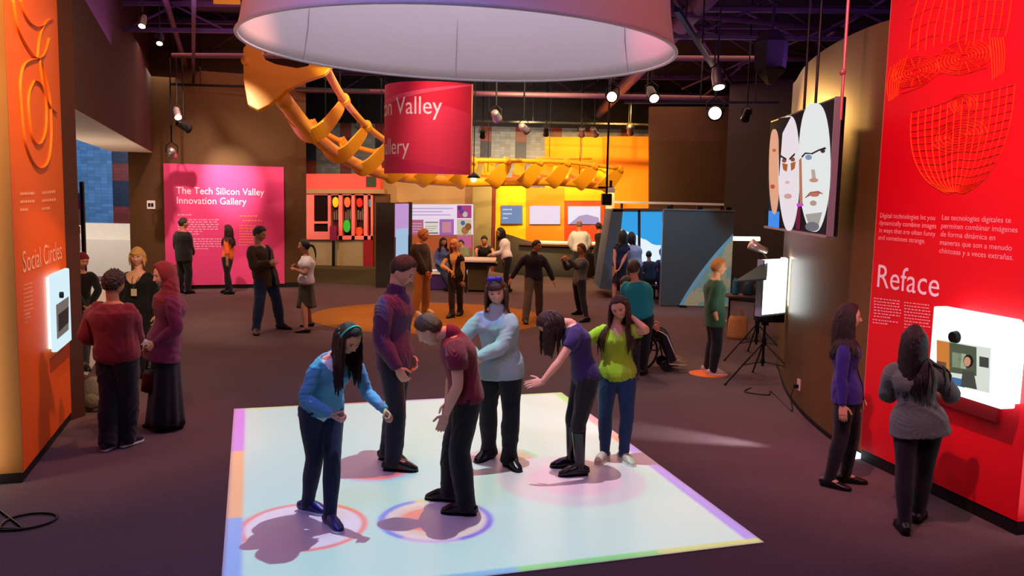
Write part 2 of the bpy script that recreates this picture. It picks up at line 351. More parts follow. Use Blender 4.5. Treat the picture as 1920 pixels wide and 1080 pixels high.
mb = MB().box((-9.6, 9.2, 3.2), (9.2, .2, 6.4)); struct('wall_side_room', mb, M_choc)
mb = MB().prism([(-4.95, 9.4, .003), (-5.0, 9.4, .003), (-9.4, 21.6, .003), (-15, 21.6, .003), (-15, 9.4, .003)], (0, 0, 1), .004); struct('floor_side_room', mb, mat('pale_floor', 'b8a894', .5, var=.06))
# far wall of patterned glass block and the bulkhead over it
mb = MB().box((0, 33.5, 3.2), (44, .3, 6.4)); struct('wall_far', mb, blocks('grey_glass_block', 'a8a8a0', '30303e', 'a83c20', 1.37, .32, 1.5))
mb = MB().box((0, 31.6, 5.75), (44, .3, 1.6)); struct('wall_bulkhead', mb, mat('bulkhead', '1c1516', .8))
mb = MB()                         # beige wall and olive column left of the yellow bay
mb.box((-2.9, 28.5, 1.6), (4.0, .2, 3.2)); struct('wall_beige', mb, mat('beige_wall', 'c8a070', .7))
mb = MB().box((-1.0, 27.0, 1.8), (.62, .3, 3.6)); struct('trim_1', mb, mat('olive_column', '8a7a50', .7))
mb = MB().box((-.64, 27.0, 1.6), (.12, .3, 3.2)); struct('trim_2', mb, mat('maroon_trim', '6a1c10', .6))
M_yel = mat('wall_yellow', 'f6b408', .65); M_or = mat('wall_orange', 'f27a10', .65); M_rd = mat('wall_red', 'd83a22', .65); M_amb = mat('wall_amber', 'f59a08', .65)
YW = Wall((-.58, 27.6), (3.4, 27.6))
def pxbox(mb, wall, x0, y0, x1, y1, d0, d1):
    a = [wall.px(x0, y1), wall.px(x1, y1), wall.px(x1, y0), wall.px(x0, y0)]; a = [p+wall.n*d0 for p in a]; return mb.prism(a, wall.n, d1-d0)
mb = MB(); pxbox(mb, YW, 917, 349, 986, 500, -.2, 0); struct('wall_yellow_bay', mb, M_yel)
mb = MB(); pxbox(mb, YW, 986, 352, 1058, 500, -.2, .03); struct('wall_orange_bay', mb, M_or)
mb = MB(); pxbox(mb, YW, 1058, 352, 1140, 376, -.2, .0); mb.cur = 1; pxbox(mb, YW, 1058, 376, 1132, 500, -.2, .05); struct('wall_red_bay', mb, [M_amb, M_rd])
OW = Wall((0, 28.6), (5, 28.6)); mb = MB(); pxbox(mb, OW, 1022, 257, 1130, 520, -.2, 0); mb.cur = 1; pxbox(mb, OW, 1130, 256, 1219, 520, -.2, .05); struct('wall_amber_upper', mb, [mat('wall_amber_a', 'f7a30a', .65), mat('wall_amber_b', 'ef860a', .65)])
mb = MB(); W1 = Wall((2.7, 25.5), (4, 25.5)); pxbox(mb, W1, 1136, 349, 1152, 505, -.1, 0); struct('trim_3', mb, M_white)
# right: brown hanging panel wall, dark wall, curved bronze wall
W2 = Wall((3, 23.0), (7, 23.0)); mb = MB(); pxbox(mb, W2, 1218, 200, 1374, 391, -.2, 0); struct('wall_right_upper', mb, M_brown)
W3 = Wall((5.2, 20.6), (7.6, 18.6)); mb = MB(); W3.panel(mb, -.1, 4.5, 0, 5.2, -.2, 0); struct('wall_right_back', mb, mat('wall_dusk', '372c26', .8, bump=.1, bscale=100))
mb = MB(); W3.panel(mb, -.1, 4.5, 0, .1, 0, .012); struct('baseboard_right_back', mb, M_dark)
def bronze():
    m = mat('bronze_wall', '70542c', .42, spec=.5, metal=.25, var=.12, vscale=5, stretch=(6, 6, .25)); return m
crv = [(PR0[0]+.06, PR0[1]+.02), fl(1585, 842), fl(1540, 810), fl(1500, 772), fl(1474, 735), fl(1462, 700), (4.1, 12.7), (4.85, 13.9), (6.0, 15.0), (7.4, 15.7)]
def smooth_path(p, n=6):
    out = []; P = [Vector((*q, 0)) if len(q) == 2 else Vector(q) for q in p]
    for i in range(len(P)-1):
        p0, p1, p2, p3 = P[max(i-1, 0)], P[i], P[i+1], P[min(i+2, len(P)-1)]
        for k in range(n):
            t = k/n; out.append(.5*((2*p1)+(p2-p0)*t+(2*p0-5*p1+4*p2-p3)*t*t+(3*p1-p0-3*p2+p3)*t**3))
    out.append(P[-1]); return out
CP = smooth_path(crv, 18)
def curved(mb, z0, z1, off, th):
    rows = []
    for i, p in enumerate(CP):
        t = (CP[min(i+1, len(CP)-1)]-CP[max(i-1, 0)]).normalized(); n = Vector((-t.y, t.x, 0))
        a = p+n*off; b = p+n*(off-th); rows.append([(a.x, a.y, z0), (a.x, a.y, z1), (b.x, b.y, z1), (b.x, b.y, z0), (a.x, a.y, z0)])
    return mb.grid(rows)
struct('wall_right_curved', curved(MB(), 0, 4.12, 0, .15), bronze(), smooth=False)
struct('baseboard_right_curved', curved(MB(), 0, .05, .008, .008), M_dark)
mb = MB().box((7.3, 6, 3.2), (.2, 20, 6.4)); struct('wall_right', mb, M_choc)
mb = MB().box((14.3, 25, 3.2), (14, .2, 6.4)); struct('wall_far_right', mb, M_choc)

# ---------------------------------------------------------------- ceiling steel, ducts, pipes, rails
def joist(p, q, z, dpt, label):
    p = Vector((p[0], p[1], z)); q = Vector((q[0], q[1], z)); L = (q-p).length; u = (q-p)/L; n = Vector((-u.y, u.x, 0)); mid = (p+q)/2
    t = thing('ceiling_joist', label, 'ceiling joist', (mid.x, mid.y, z), 0, 'steel joists under the ceiling')
    for nm, zz in (('top_chord', z+dpt), ('bottom_chord', z)):
        mb = MB(); a = p.copy(); a.z = zz; b = q.copy(); b.z = zz; mb.prism([a-n*.05, b-n*.05, b+n*.05, a+n*.05], (0, 0, 1), .06); obj(nm, mb, M_steel, t)
    mb = MB(); k = int(L/.9); 
    for i in range(k):
        a = p+u*(L*i/k); b = p+u*(L*(i+1)/k); (a if i % 2 else b).z = z+dpt; mb.tube([a, b], .02, 6)
    obj('web', mb, M_steel, t); return t
for i, Yj in enumerate((6.2, 9.6, 12.9, 16.2, 19.6, 23.0, 26.4)):
    joist((-9 if i > 1 else -3.6-.4*i, Yj+.5), (7.2, Yj-.6), 5.55, .55, 'purple-grey open web steel joist, %s from the front' % ['nearest', 'second', 'third', 'fourth', 'fifth', 'sixth', 'seventh'][i])
mb = MB().box((0, 0, 0), (1, 1, 1)); mb = MB()
for (x0, y0, x1, y1, z, r, lb) in [(2.6, 2, 2.9, 30, 5.35, .16, 'thick dark duct running back above the right side'), (-2.9, 6, -8.2, 21.5, 5.25, .05, 'slim pipe following the left wall below the ceiling'), (-4, 11, 7, 14.5, 5.2, .04, 'slim pipe crossing the ceiling from left to right in front'),
                                  (-7, 17.5, 7, 16.0, 5.1, .05, 'slim pipe crossing the ceiling in the middle of the hall'), (0.6, 8, 5.5, 22, 5.4, .035, 'thin conduit slanting back to the right'), (-8, 21.3, 6, 21.0, 4.9, .06, 'pale pipe crossing just before the back wall')]:
    o = obj('ceiling_pipe', MB().tube([(x0, y0, z), (x1, y1, z)], r, 14), mat('pipe_plum', '6a4450', .5, metal=.3, var=.2), smooth=True); tag(o, lb, 'pipe')
p_ = at(426, 31, 13.72); joist((-8.3, 14.2), (7.2, 13.4), 4.95, .42, 'low purple open web joist crossing just behind the drum'); t = obj('joist_tag', MB().box((p_.x, 13.72, 5.40), (.42, .03, .12)), mat('tag_yellow', 'f0c020', .5)); tag(t, 'small yellow tag plate on the low joist left of the drum', 'tag')
rc = random.Random(21)
for i in range(20):
    x0, y0 = rc.uniform(-7.5, 6.5), rc.uniform(10.5, 20); a_ = rc.choice([0, .1, -.12, 1.5, 1.65, .7]); L_ = rc.uniform(2.5, 6); z_ = rc.uniform(5.44, 5.50); x1, y1 = x0+L_*math.cos(a_), y0+L_*math.sin(a_)
    if x1 > 7 or min(x0, x1) < -4.2-(max(y0, y1)-9)*.33: continue
    o = obj('conduit', MB().tube([(x0, y0, z_), (x1, y1, z_)], rc.uniform(.015, .035), 8), M_steel, smooth=True); tag(o, 'plum coloured conduit in the tangle under the black ceiling', 'pipe', 'conduits under the ceiling')
for i in range(4):
    x0 = [-5.4, 1.9, 4.4, -2.6][i]; y0 = [15.2, 14.6, 12.2, 18.4][i]; o = obj('ceiling_duct', MB().box((x0, y0, 5.98), (1.1, 2.2, .5), R([8, -14, 20, 5][i])), mat('duct_plum', '3a2838', .6, metal=.2)); tag(o, 'dark rectangular air duct '+['above the left corner', 'right behind the drum', 'at the upper right by the curved wall', 'behind the drum and the banner'][i], 'duct')
for (x0, y0, x1, y1, z, lb) in [(-3.2, 8.6, -7.9, 21.0, 4.9, 'black lighting rail along the left wall'), (-7.9, 19.6, -3.4, 19.9, 4.75, 'black lighting rail before the pink panel wall'), (1.75, 9.6, 3.4, 14.5, 4.5, 'black lighting rail slanting beside the white drum'),
                                (-3.5, 25.2, 4.5, 25.0, 4.55, 'black lighting rail before the amber wall'), (2.2, 17.5, 5.2, 17.0, 4.35, 'black lighting rail before the brown panel')]:
    mb = MB(); a = Vector((x0, y0, z)); b = Vector((x1, y1, z)); u = (b-a).normalized(); n = Vector((-u.y, u.x, 0))*.03; mb.prism([a-n, b-n, b+n, a+n], (0, 0, 1), .05)
    t = thing('lighting_rail', lb, 'lighting rail', ((x0+x1)/2, (y0+y1)/2, z)); obj('rail', mb, M_black, t); mb = MB()
    for f in (.15, .5, .85): c = a.lerp(b, f); obj('hanger', MB().tube([(c.x, c.y, z), (c.x, c.y, 6.4)], .012, 6), M_black, t)
M_lens = emis('lamp_glow', 'ffe2b0', 14.); M_can = mat('silver_can', '9a9088', .35, metal=.8); M_canb = mat('black_can', '1c1a1a', .4, metal=.5)
def spotlamp(p, look, label, m=None, drop=.5, glow=True, s=1., group=None):
    p = Vector(p); d = (Vector(look)-p).normalized(); t = thing('track_spotlight', label, 'spotlight', tuple(p), 0, group)
    obj('housing', MB().tube([p-d*.13*s, p-d*.10*s, p+d*.08*s, p+d*.12*s], [.045*s, .062*s, .066*s, .08*s], 16), m or M_canb, t, True)
    if glow: obj('lens', MB().tube([p+d*.105*s, p+d*.123*s], .062*s, 16), M_lens, t)
    sd = d.cross(Vector((0, 0, 1))).normalized()*.085*s; top = p+Vector((0, 0, .16*s))
    obj('yoke', MB().tube([p-sd, p-sd+Vector((0, 0, .1*s)), top, p+sd+Vector((0, 0, .1*s)), p+sd], .009*s, 6), M_black, t)
    obj('stem', MB().tube([top, Vector((top.x, top.y, 6.4))], .012*s, 8), M_black, t)
    return t
def spx(x, y, Y, look, label, **k): return spotlamp(at(x, y, Y), look, label, **k)
spx(1148, 180, 14.5, (0, 4, 2), 'spotlight shining straight at the viewer right under the drum rim', s=1.3)
spx(1341, 211, 16.5, (0.5, 3, 2), 'brightest round spotlight glaring in front of the brown panel wall', s=1.9)
spx(1345, 146, 10.6, (2.9, 9, 0), 'silver spotlight on the slanting arm right of the drum', m=M_can, s=1.1, drop=.3)
spx(930, 217, 20, (0.8, 27, 2), 'silver can spotlight tilted right of the red banner', m=M_can, s=1.5, drop=.9)
spx(982, 240, 21, (3, 27, 2), 'silver can spotlight, second right of the red banner', m=M_can, s=1.4, drop=.7)
spx(1091, 247, 24, (2, 28, 2), 'silver can spotlight above the left end of the amber wall', m=M_can, s=1.3, drop=.7)
spx(1114, 247, 24, (4, 28, 2), 'silver can spotlight, second above the amber wall', m=M_can, s=1.3, drop=.7)
spx(1182, 243, 24, (4, 28, 2), 'pale can spotlight above the right part of the amber wall', m=M_can, s=1.3, drop=.7, glow=False)
spx(1222, 176, 15, (3, 12, 2), 'dark spotlight aimed down right of the central glare lamp', s=1.3, drop=.3)
spx(332, 212, 18, (-5, 15, 0), 'upper black spotlight on the pole at the left corner', m=M_can, s=1.1, drop=1.2)
spx(344, 236, 18.6, (-5, 22, 2), 'lower black spotlight on the pole at the left corner', s=1.3, drop=.4)
spx(322, 286, 18.5, (-8.6, 22, 2.6), 'silver spotlight aimed at the pink panel from its left', m=M_can, s=1.4, drop=2.0)
spx(268, 40, 10, (-4.2, 8, 1), 'pale spotlight near the top of the left wall', m=M_can, s=.6, drop=.3)
spx(300, 74, 11.3, (-4.2, 9, 1), 'small dark spotlight just behind the pale one on the left wall', s=.6, drop=.3)
spx(673, 231, 24, (-5.4, 27, 2), 'glowing spotlight left of the red banner', m=M_can, s=1.2, drop=.8)
spx(1024, 246, 24.5, (1, 28, 2), 'dim spotlight at the left edge of the amber wall', s=1.2, drop=.6)
spx(905, 250, 25, (-1, 28, 2), 'dark spotlight just right of the red banner edge', s=1.2, drop=.6, glow=False)
spx(1400, 215, 15, (4, 19, 1), 'small dark spotlight right of the brightest lamp', s=1., drop=.3, glow=False)
# small pendant lamp under the banner's right corner
p = at(888, 332, 19.5); t = thing('pendant_lamp', 'small black pendant lamp hanging below the right corner of the banner', 'lamp', tuple(p))
obj('shade', MB().tube([p+Vector((0, 0, .1)), p+Vector((0, 0, .05)), p+Vector((0, 0, -.02))], [.03, .1, .16], 18), M_black, t, True); obj('bulb', MB().ball(p-Vector((0, 0, .05)), .07), emis('bulb_white', 'fff0e0', 2.), t, True)
obj('cable', MB().tube([p+Vector((0, 0, .1)), (p.x, p.y, 6.4)], .012, 6), M_black, t)
# projector hanging on a long pole before the amber wall
p = at(1137, 372, 17.5); t = thing('hanging_projector', 'black projector hanging on a long thin pole before the amber wall', 'projector', tuple(p))
obj('body', MB().box(p-Vector((0, 0, .02)), (.2, .3, .24)), M_black, t, bevel=.02); obj('pole', MB().tube([p+Vector((0, 0, .1)), (p.x-.02, p.y, 6.4)], .022, 8), M_black, t)
obj('bracket', MB().box(p+Vector((-.02, 0, .22)), (.32, .1, .04)).box(p+Vector((.08, 0, .3)), (.05, .05, .14)), M_black, t); obj('housing', MB().box(p+Vector((.09, -.05, .17)), (.14, .14, .1)), M_white, t, bevel=.01)
p = at(1445, 110, 11); t = thing('ceiling_loudspeaker', 'dark angular loudspeaker hanging left of the curved wall top', 'loudspeaker', tuple(p))
obj('cabinet', MB().tube([p+Vector((0, 0, .35)), p+Vector((0, 0, .2)), p+Vector((0, 0, -.15)), p-Vector((0, 0, .32))], [.1, .22, .2, .04], 6), mat('speaker_body', '1a1210', .7), t); obj('hanger', MB().tube([p+Vector((0, 0, .3)), p+Vector((0.05, 0, 2.5))], .02, 6), M_black, t)
# ---------------------------------------------------------------- floor screen and inlays
cx = sum(q[0] for q in QUAD)/4; cy = sum(q[1] for q in QUAD)/4
mb = MB().prism([(cx+(x-cx)*1.004, cy+(y-cy)*1.004, .001) for x, y in QUAD[::-1]], (0, 0, 1), .007)
tag(obj('projection_mat', mb, mat('mat_vinyl', 'dcd6d6', .32, spec=.4)), 'large pale floor mat lit by the projected coloured circles', 'floor mat')
def disc_flat(name, cx_, cy_, rx, ry, z, h, m, label, cat):
    mb = MB(); mb.add([(cx_+rx*math.cos(2*PI*i/72), cy_+ry*math.sin(2*PI*i/72), z) for i in range(72)]+[(cx_+rx*math.cos(2*PI*i/72), cy_+ry*math.sin(2*PI*i/72), z+h) for i in range(72)],
        [list(range(72))[::-1], list(range(72, 144))]+[[i, (i+1) % 72, (i+1) % 72+72, i+72] for i in range(72)]); o = obj(name, mb, m); tag(o, label, cat); return o
disc_flat('carpet_disc', -1.62, 16.6, 2.35, 2.15, .0, .004, M_carpetO, 'large round ochre carpet inlay in the middle of the hall floor', 'carpet')
g = fl(1328, 701); disc_flat('floor_marker', g[0], g[1], .27, .25, .0, .006, mat('marker_orange', 'ef6a18', .6), 'small orange round floor marker under the green-shirted man', 'floor marker')
mb = MB().prism([(-5.4, 22.2, .002), (-3.2, 22.0, .002), (-3.2, 28, .002), (-7, 28, .002)], (0, 0, 1), .004); tag(obj('carpet_runner', mb, M_olive), 'olive carpet strip leading to the red cabinet front', 'carpet')

# ---------------------------------------------------------------- drum
M_shade = mat('drum_fabric', 'e4dada', .85, bump=.1, bscale=300)
M_shin = M_shade
Rd = 2.12; dc = Vector((-.575, 8.6, 3.86)); tilt = Matrix.Rotation(R(.9), 3, 'Y')
drum = thing('drum_canopy', 'huge white fabric drum hanging open side down above the floor mat', 'canopy', tuple(dc))
def drum_rows(rr, zs):
    rows = []
    for z, dr in zs:
        rows.append([dc+tilt @ Vector(((rr+dr)*math.cos(2*PI*k/128), (rr+dr)*math.sin(2*PI*k/128), z)) for k in range(128)])
    return rows
zs = [(0, 0), (.12, -.03), (.35, -.07), (.8, -.11), (1.7, -.14)]
rows = drum_rows(Rd, zs)+drum_rows(Rd-.012, zs[::-1]); rows.append(rows[0])
obj('fabric', MB().grid(rows, True), M_shade, drum, True)
obj('rim', MB().tube([dc+tilt @ Vector(((Rd+.002)*math.cos(2*PI*k/128), (Rd+.002)*math.sin(2*PI*k/128), 0)) for k in range(129)], .018, 8, cap=False), mat('rim_metal', 'd0d0d4', .5), drum, True)
for k, a in enumerate((30, 95, 150, 215, 275, 335)):
    q = dc+tilt @ Vector(((Rd-.02)*math.cos(R(a)), (Rd-.02)*math.sin(R(a)), .01)); q2 = dc+tilt @ Vector(((Rd-.16)*math.cos(R(a)), (Rd-.16)*math.sin(R(a)), 1.7))
    obj('seam', MB().tube([q, dc+tilt @ Vector(((Rd-.09)*math.cos(R(a)), (Rd-.09)*math.sin(R(a)), .35)), q2], .006, 6), mat('seam', 'b8b0b8', .8), drum)
for a in (45, 135, 225, 315):
    q = dc+Vector(((Rd-.16)*math.cos(R(a)), (Rd-.16)*math.sin(R(a)), 1.66)); obj('cable', MB().tube([q, (q.x, q.y, 6.4)], .012, 6), M_black, drum)
t = thing('ceiling_projector', 'projector box held high inside the drum above the mat', 'projector', PROJ)
obj('body', MB().box((PROJ[0], PROJ[1], PROJ[2]+.22), (.5, .4, .18)), M_black, t, bevel=.02); obj('pole', MB().tube([(PROJ[0], PROJ[1], PROJ[2]+.3), (PROJ[0], PROJ[1], 6.4)], .03, 10), M_black, t)

# ---------------------------------------------------------------- curved banner
M_ban = mat('banner_red', 'd8203e', .7, sheen=.2); M_banp = mat('banner_pink', 'ee5a74', .7); M_ink = mat('ink_white', 'fff4f0', .6)
bx0, bx1 = at(716, 328, 12.9), at(889, 318, 12.3)
bt = thing('hanging_banner', 'curved red and pink banner with white lettering hanging behind the drum', 'banner', ((bx0.x+bx1.x)/2, 12.6, 2.7))
zb, zt_ = at(800, 326, 12.5).z, 4.05
Rb = .80; bc = Vector((bx0.x+.80, 13.2, 0))
a0, a1 = R(186), R(315)      # angle range; -90 faces the viewer
def bp(u, z, d=0.): a = a0+(a1-a0)*u; return Vector((bc.x+(Rb+d)*math.cos(a), bc.y+(Rb+d)*math.sin(a), z))
_w0 = bp(0, 0).x; _w1 = bp(1, 0).x
rows = [[bp(i/60, z) for i in range(61)] for z in (zb, zt_)]; rin = [[bp(i/60, z, -.012) for i in range(61)] for z in (zb, zt_)]
mb = MB().grid(rows); mb.grid([r[::-1] for r in rin]); mb.grid([rows[0], rin[0]][::-1]); mb.grid([rows[1], rin[1]])
mb.add([bp(0, zb), bp(0, zt_), bp(0, zt_, -.012), bp(0, zb, -.012)], [[0, 1, 2, 3]]); mb.add([bp(1, zb), bp(1, zt_), bp(1, zt_, -.012), bp(1, zb, -.012)], [[3, 2, 1, 0]])
obj('cloth', mb, M_ban, bt)
def bswirl(f0, f1, m, d):
    rows = [[bp(i/60, zb+(zt_-zb)*f0(i/60), d) for i in range(61)], [bp(i/60, zb+(zt_-zb)*f1(i/60), d) for i in range(61)]]; return obj('swirl', MB().grid(rows), m, bt)
bswirl(lambda u: .0, lambda u: max(.03+.0*u, .30-.27*u**.7), mat('banner_pink2', 'd83058', .7), .003)
bswirl(lambda u: .72+.26*u, lambda u: .80+.199*u, M_banp, .003)
bswirl(lambda u: .30-.27*u**.7, lambda u: .70-.05*u+.1*math.sin(3*u), mat('banner_mid', 'e43a58', .7), .002)
def btext(txt, uend, z, cap):
    v, f = text_mesh(txt); sc = cap/.7; ar = Rb*(a1-a0); xm = v[:, 0].max(); P = []
    for a in v: P.append(((uend-(xm-a[0])*sc*.86/ar), z+a[1]*sc))
    keep = [q for q in f if all(P[i][0] > .005 for i in q)]
    mb = MB().add([bp(max(p[0], 0), p[1], .006) for p in P], keep); obj('lettering', mb, M_ink, bt)
btext('Silicon Valley', .73, at(800, 214, 12.45).z, .255); btext('Innovation Gallery', .46, at(800, 289, 12.45).z, .235)
obj('edge_trim', MB().tube([bp(1, zb), bp(1, zt_)], .012, 8), mat('gold_trim', 'd8b070', .5), bt)
for u in (.08, .92): q = bp(u, zt_); obj('cable', MB().tube([q, (q.x, q.y, 6.4)], .008, 6), M_black, bt)

# ---------------------------------------------------------------- orange ribbed sculpture
M_sc = mat('sculpture_orange', 'f5a010', .42, spec=.5, coat=.2)
SP = smooth_path([at(530, 150, 14.6), at(585, 220, 16.6), at(648, 272, 18.9), at(712, 302, 20.8), at(790, 316, 22.0), at(875, 322, 22.7), at(960, 322, 23.3), at(1050, 324, 24.0), at(1142, 334, 24.6)], 10)
sc = thing('ribbed_sculpture', 'long orange spine sculpture of rails and hooked ribs under the ceiling', 'sculpture', tuple(SP[30]))
cum = [0.]
for i in range(1, len(SP)): cum.append(cum[-1]+(SP[i]-SP[i-1]).length)
def sp_at(s_):
    for i in range(1, len(SP)):
        if cum[i] >= s_: f = (s_-cum[i-1])/(cum[i]-cum[i-1]); return SP[i-1].lerp(SP[i], f), (SP[min(i+2, len(SP)-1)]-SP[max(i-3, 0)]).normalized()
    return SP[-1], (SP[-1]-SP[-4]).normalized()
def frame(t): r_ = t.cross(Vector((0, 0, 1))).normalized(); return r_, r_.cross(t).normalized()
tot = cum[-1]; rails = {-1: [], 1: []}; bot = []; N = 60
for i in range(N+1):
    p, t = sp_at(tot*i/N); r_, u_ = frame(t); W = .66*(1-.25*i/N); H = .42*(1-.2*i/N)
    for sd in (-1, 1): rails[sd].append(p+r_*sd*W+u_*H*.8)
    bot.append(p-u_*H*.75)
for sd in (-1, 1): obj('rail', MB().tube(rails[sd], [.075*(1-.3*i/N) for i in range(N+1)], 12), M_sc, sc, True)
obj('rail', MB().tube(bot, [.145*(1-.2*i/N) for i in range(N+1)], 18), M_sc, sc, True, label='thick lower tube')
def rib(s_, scl, lean, big=False):
    p, t = sp_at(s_); r_, u_ = frame(t); tt = (t*math.cos(lean)-u_*math.sin(lean)).normalized(); uu = r_.cross(tt).normalized()
    W, H = .66*scl, .42*scl
    if big:   # large front plate with a hook at either end
        prof = [(-1.12, 1.15), (-1.0, 1.42), (-.72, 1.5), (-.55, 1.25), (-.62, .98), (-.5, .72), (-.2, .55), (.35, .42), (.62, .52), (.7, .75), (.8, .98), (1.02, 1.08), (1.22, .92), (1.26, .55), (1.08, .22), (.6, -.05), (.1, -.45), (-.25, -1.0), (-.5, -1.2), (-.78, -1.0), (-.98, -.1)]
        poly = [p+r_*a*W+uu*b*H*1.25 for a, b in prof]; mb = MB().prism([q-tt*.04 for q in poly], tt, .08)
        return obj('rib', mb, M_sc, sc, bevel=.012, label='large front plate with hooked ends')
    path = [(-1.12, .75), (-1.16, 1.02), (-1.0, 1.2), (-.82, 1.05), (-.9, .6), (-.72, .0), (-.38, -.75), (0, -1.05), (.38, -.75), (.72, .0), (.9, .6), (.82, 1.05), (1.0, 1.2), (1.16, 1.02), (1.12, .75)]
    pts = smooth_path([p+r_*a*W+uu*b*H for a, b in path[3:12]], 4); mb = MB(); n = len(pts); rows = []
    for i, q in enumerate(pts):
        f = i/(n-1); wd = (.13+.15*math.sin(PI*f))*scl; out = (q-p).normalized()
        rows.append([q-tt*wd, q+tt*wd, q+tt*wd+out*.035, q-tt*wd+out*.035, q-tt*wd])
    mb.grid(rows); mb.add(rows[0][:4], [[3, 2, 1, 0]]); mb.add(rows[-1][:4], [[0, 1, 2, 3]])
    for sd in (-1, 1): c_ = p+r_*sd*W*.98+uu*H*.85; mb.tube([c_-tt*.08*scl, c_+tt*.08*scl], .115*scl, 14)
    return obj('rib', mb, M_sc, sc, bevel=.006)
rib(.0, 1.0, .25, True)
for i, f in enumerate((.14, .28, .40, .50, .58, .66, .735, .805, .87, .935, .995)): rib(tot*f, 1.0-.2*f, .1+.35*min(1, f*2))
for f in (.22, .47, .72, .93):
    p, t = sp_at(tot*f); obj('cable', MB().tube([p, (p.x, p.y, 6.4)], .01, 6), M_black, sc)
p = at(470, 112, 14.4)
p0 = at(1010, 297, 24.3); p1 = at(1110, 297, 24.3); tag(obj('sculpture_arm', MB().tube([p0, p1], .035, 8), M_sc, smooth=True), 'thin yellow bar hung above the right end of the sculpture', 'bar')
o = bpy.data.objects['sculpture_arm']; mbk = MB()
for f in (.2, .8): q = p0.lerp(p1, f); mbk.tube([q, (q.x, q.y, 6.4)], .008, 6)
k_ = mk('cable', mbk.v, mbk.f, M_black, o)

# ---------------------------------------------------------------- pink title panel
PW = Wall(BWA, WBR, .06); PW.n = BW.n
M_pink = mat('panel_pink', 'e44680', .55, spec=.3)
def pxpanel(name, wall, x0, y0, x1, y1, d0, d1, m, parent=None, bevel=0):
    mb = MB(); u0, z1 = wall.hit(x0, y0); u1, z0 = wall.hit(x1, y1); wall.panel(mb, u0, u1, z0, z1, d0, d1); return obj(name, mb, m, parent, bevel=bevel)
c_ = PW.px(420, 440); pk = thing('title_panel', 'big bright pink wall panel headed The Tech Silicon Valley Innovation Gallery', 'sign', (c_.x, c_.y, 0))
mb = MB(); uL, zT = PW.hit(306, 306); uR, _ = PW.hit(532, 306); PW.panel(mb, uL, uR, .10, zT, -.05, 0); obj('board', mb, M_pink, pk)
wtext('title', PW, ['The Tech Silicon Valley', 'Innovation Gallery'], (330, 363), (495, 363), 13, M_ink, pk, lead=1.15)
bars('text', PW, 333, 404, 382, 1, 5, 2.2, mat('ink_pale', 'f8b0c8', .6), pk, 2)
bars('text', PW, 333, 413, 410, 6, 4.4, 1.9, MATS['ink_pale'], pk, 3); bars('text', PW, 345, 440, 398, 1, 5, 2.2, MATS['ink_pale'], pk, 2); bars('text', PW, 355, 449, 415, 5, 4.6, 1.9, MATS['ink_pale'], pk, 5)
bars('text', PW, 449, 406, 505, 1, 5, 2.2, mat('ink_orange', 'ff9a50', .6), pk, 6); bars('text', PW, 455, 415, 518, 1, 5, 2.2, MATS['ink_orange'], pk, 7); bars('text', PW, 449, 424, 480, 8, 5.2, 1.9, MATS['ink_orange'], pk, 8)
mb = MB(); q = BW.px(283, 384, .01); o = obj('wall_switch', MB().box(q, (.2, .03, .2), R(5)), M_white, bevel=.008); tag(o, 'small white switch plate on the dark wall left of the pink panel', 'switch')
obj('button', MB().box(q+Vector((-.03, -.02, 0)), (.05, .02, .08), R(5)).box(q+Vector((.04, -.02, 0)), (.05, .02, .08), R(5)), M_dark, o)

# ---------------------------------------------------------------- orange pier with 'Social Circles' (left)
LP = Wall(PL0, PL1); M_orp = mat('pier_orange', 'ee6412', .5, spec=.35); M_pale = mat('ink_peach', 'ffc9a0', .6)
t = thing('orange_display_pier', 'tall orange wall pier headed Social Circles with a lit screen box', 'display wall', (PL0[0], PL0[1], 0))
mb = MB(); LP.panel(mb, 0, LP.L, .09, 6.35, -.30, 0); obj('board', mb, M_orp, t)
mb = MB(); LP.panel(mb, .012, LP.L-.0, 0, .09, -.30, -.012); obj('kickplate', mb, M_dark, t)
mb = MB(); LP.panel(mb, LP.L, LP.L+.012, .09, 6.35, -.42, .0); obj('end_panel', mb, mat('pier_end', '8a5a28', .6), t)
def uvw(x, y): return LP.px(x, y, .004)
M_loop = mat('loop_line', 'f47c1e', .6)
for i, (pts) in enumerate([[(22, 0), (32, 55), (55, 98), (70, 108), (82, 98), (90, 70)], [(36, 0), (45, 30), (62, 48), (80, 46), (92, 34)], [(70, 108), (45, 118), (36, 150), (38, 200), (46, 270), (66, 312), (86, 306), (94, 262), (92, 190), (80, 130), (70, 108)], [(62, 150), (52, 175), (52, 215), (60, 262), (74, 268), (84, 240), (84, 190), (74, 158), (62, 150)], [(68, 108), (72, 70), (84, 40), (98, 36)], [(72, 112), (80, 170), (92, 200), (104, 212)]]):
    obj('pattern_line', MB().tube(smooth_path([uvw(*q) for q in pts], 6), .018, 6, flat=.15, ref=LP.n), M_loop, t, True)
wtext('lettering', LP, ['Social Circles'], (42, 512), (115, 486), 42, M_pale, t)
bars('text', LP, 37, 366, 66, 3, 15, 5, M_pale, t, 3, slope=-.05); bars('text', LP, 78, 364, 104, 3, 15, 5, M_pale, t, 4, slope=-.1)
bars('text', LP, 44, 536, 62, 8, 8, 2.6, M_pale, t, 9, slope=-.3); bars('text', LP, 46, 590, 58, 3, 8, 2.6, M_pale, t, 5, slope=-.3)
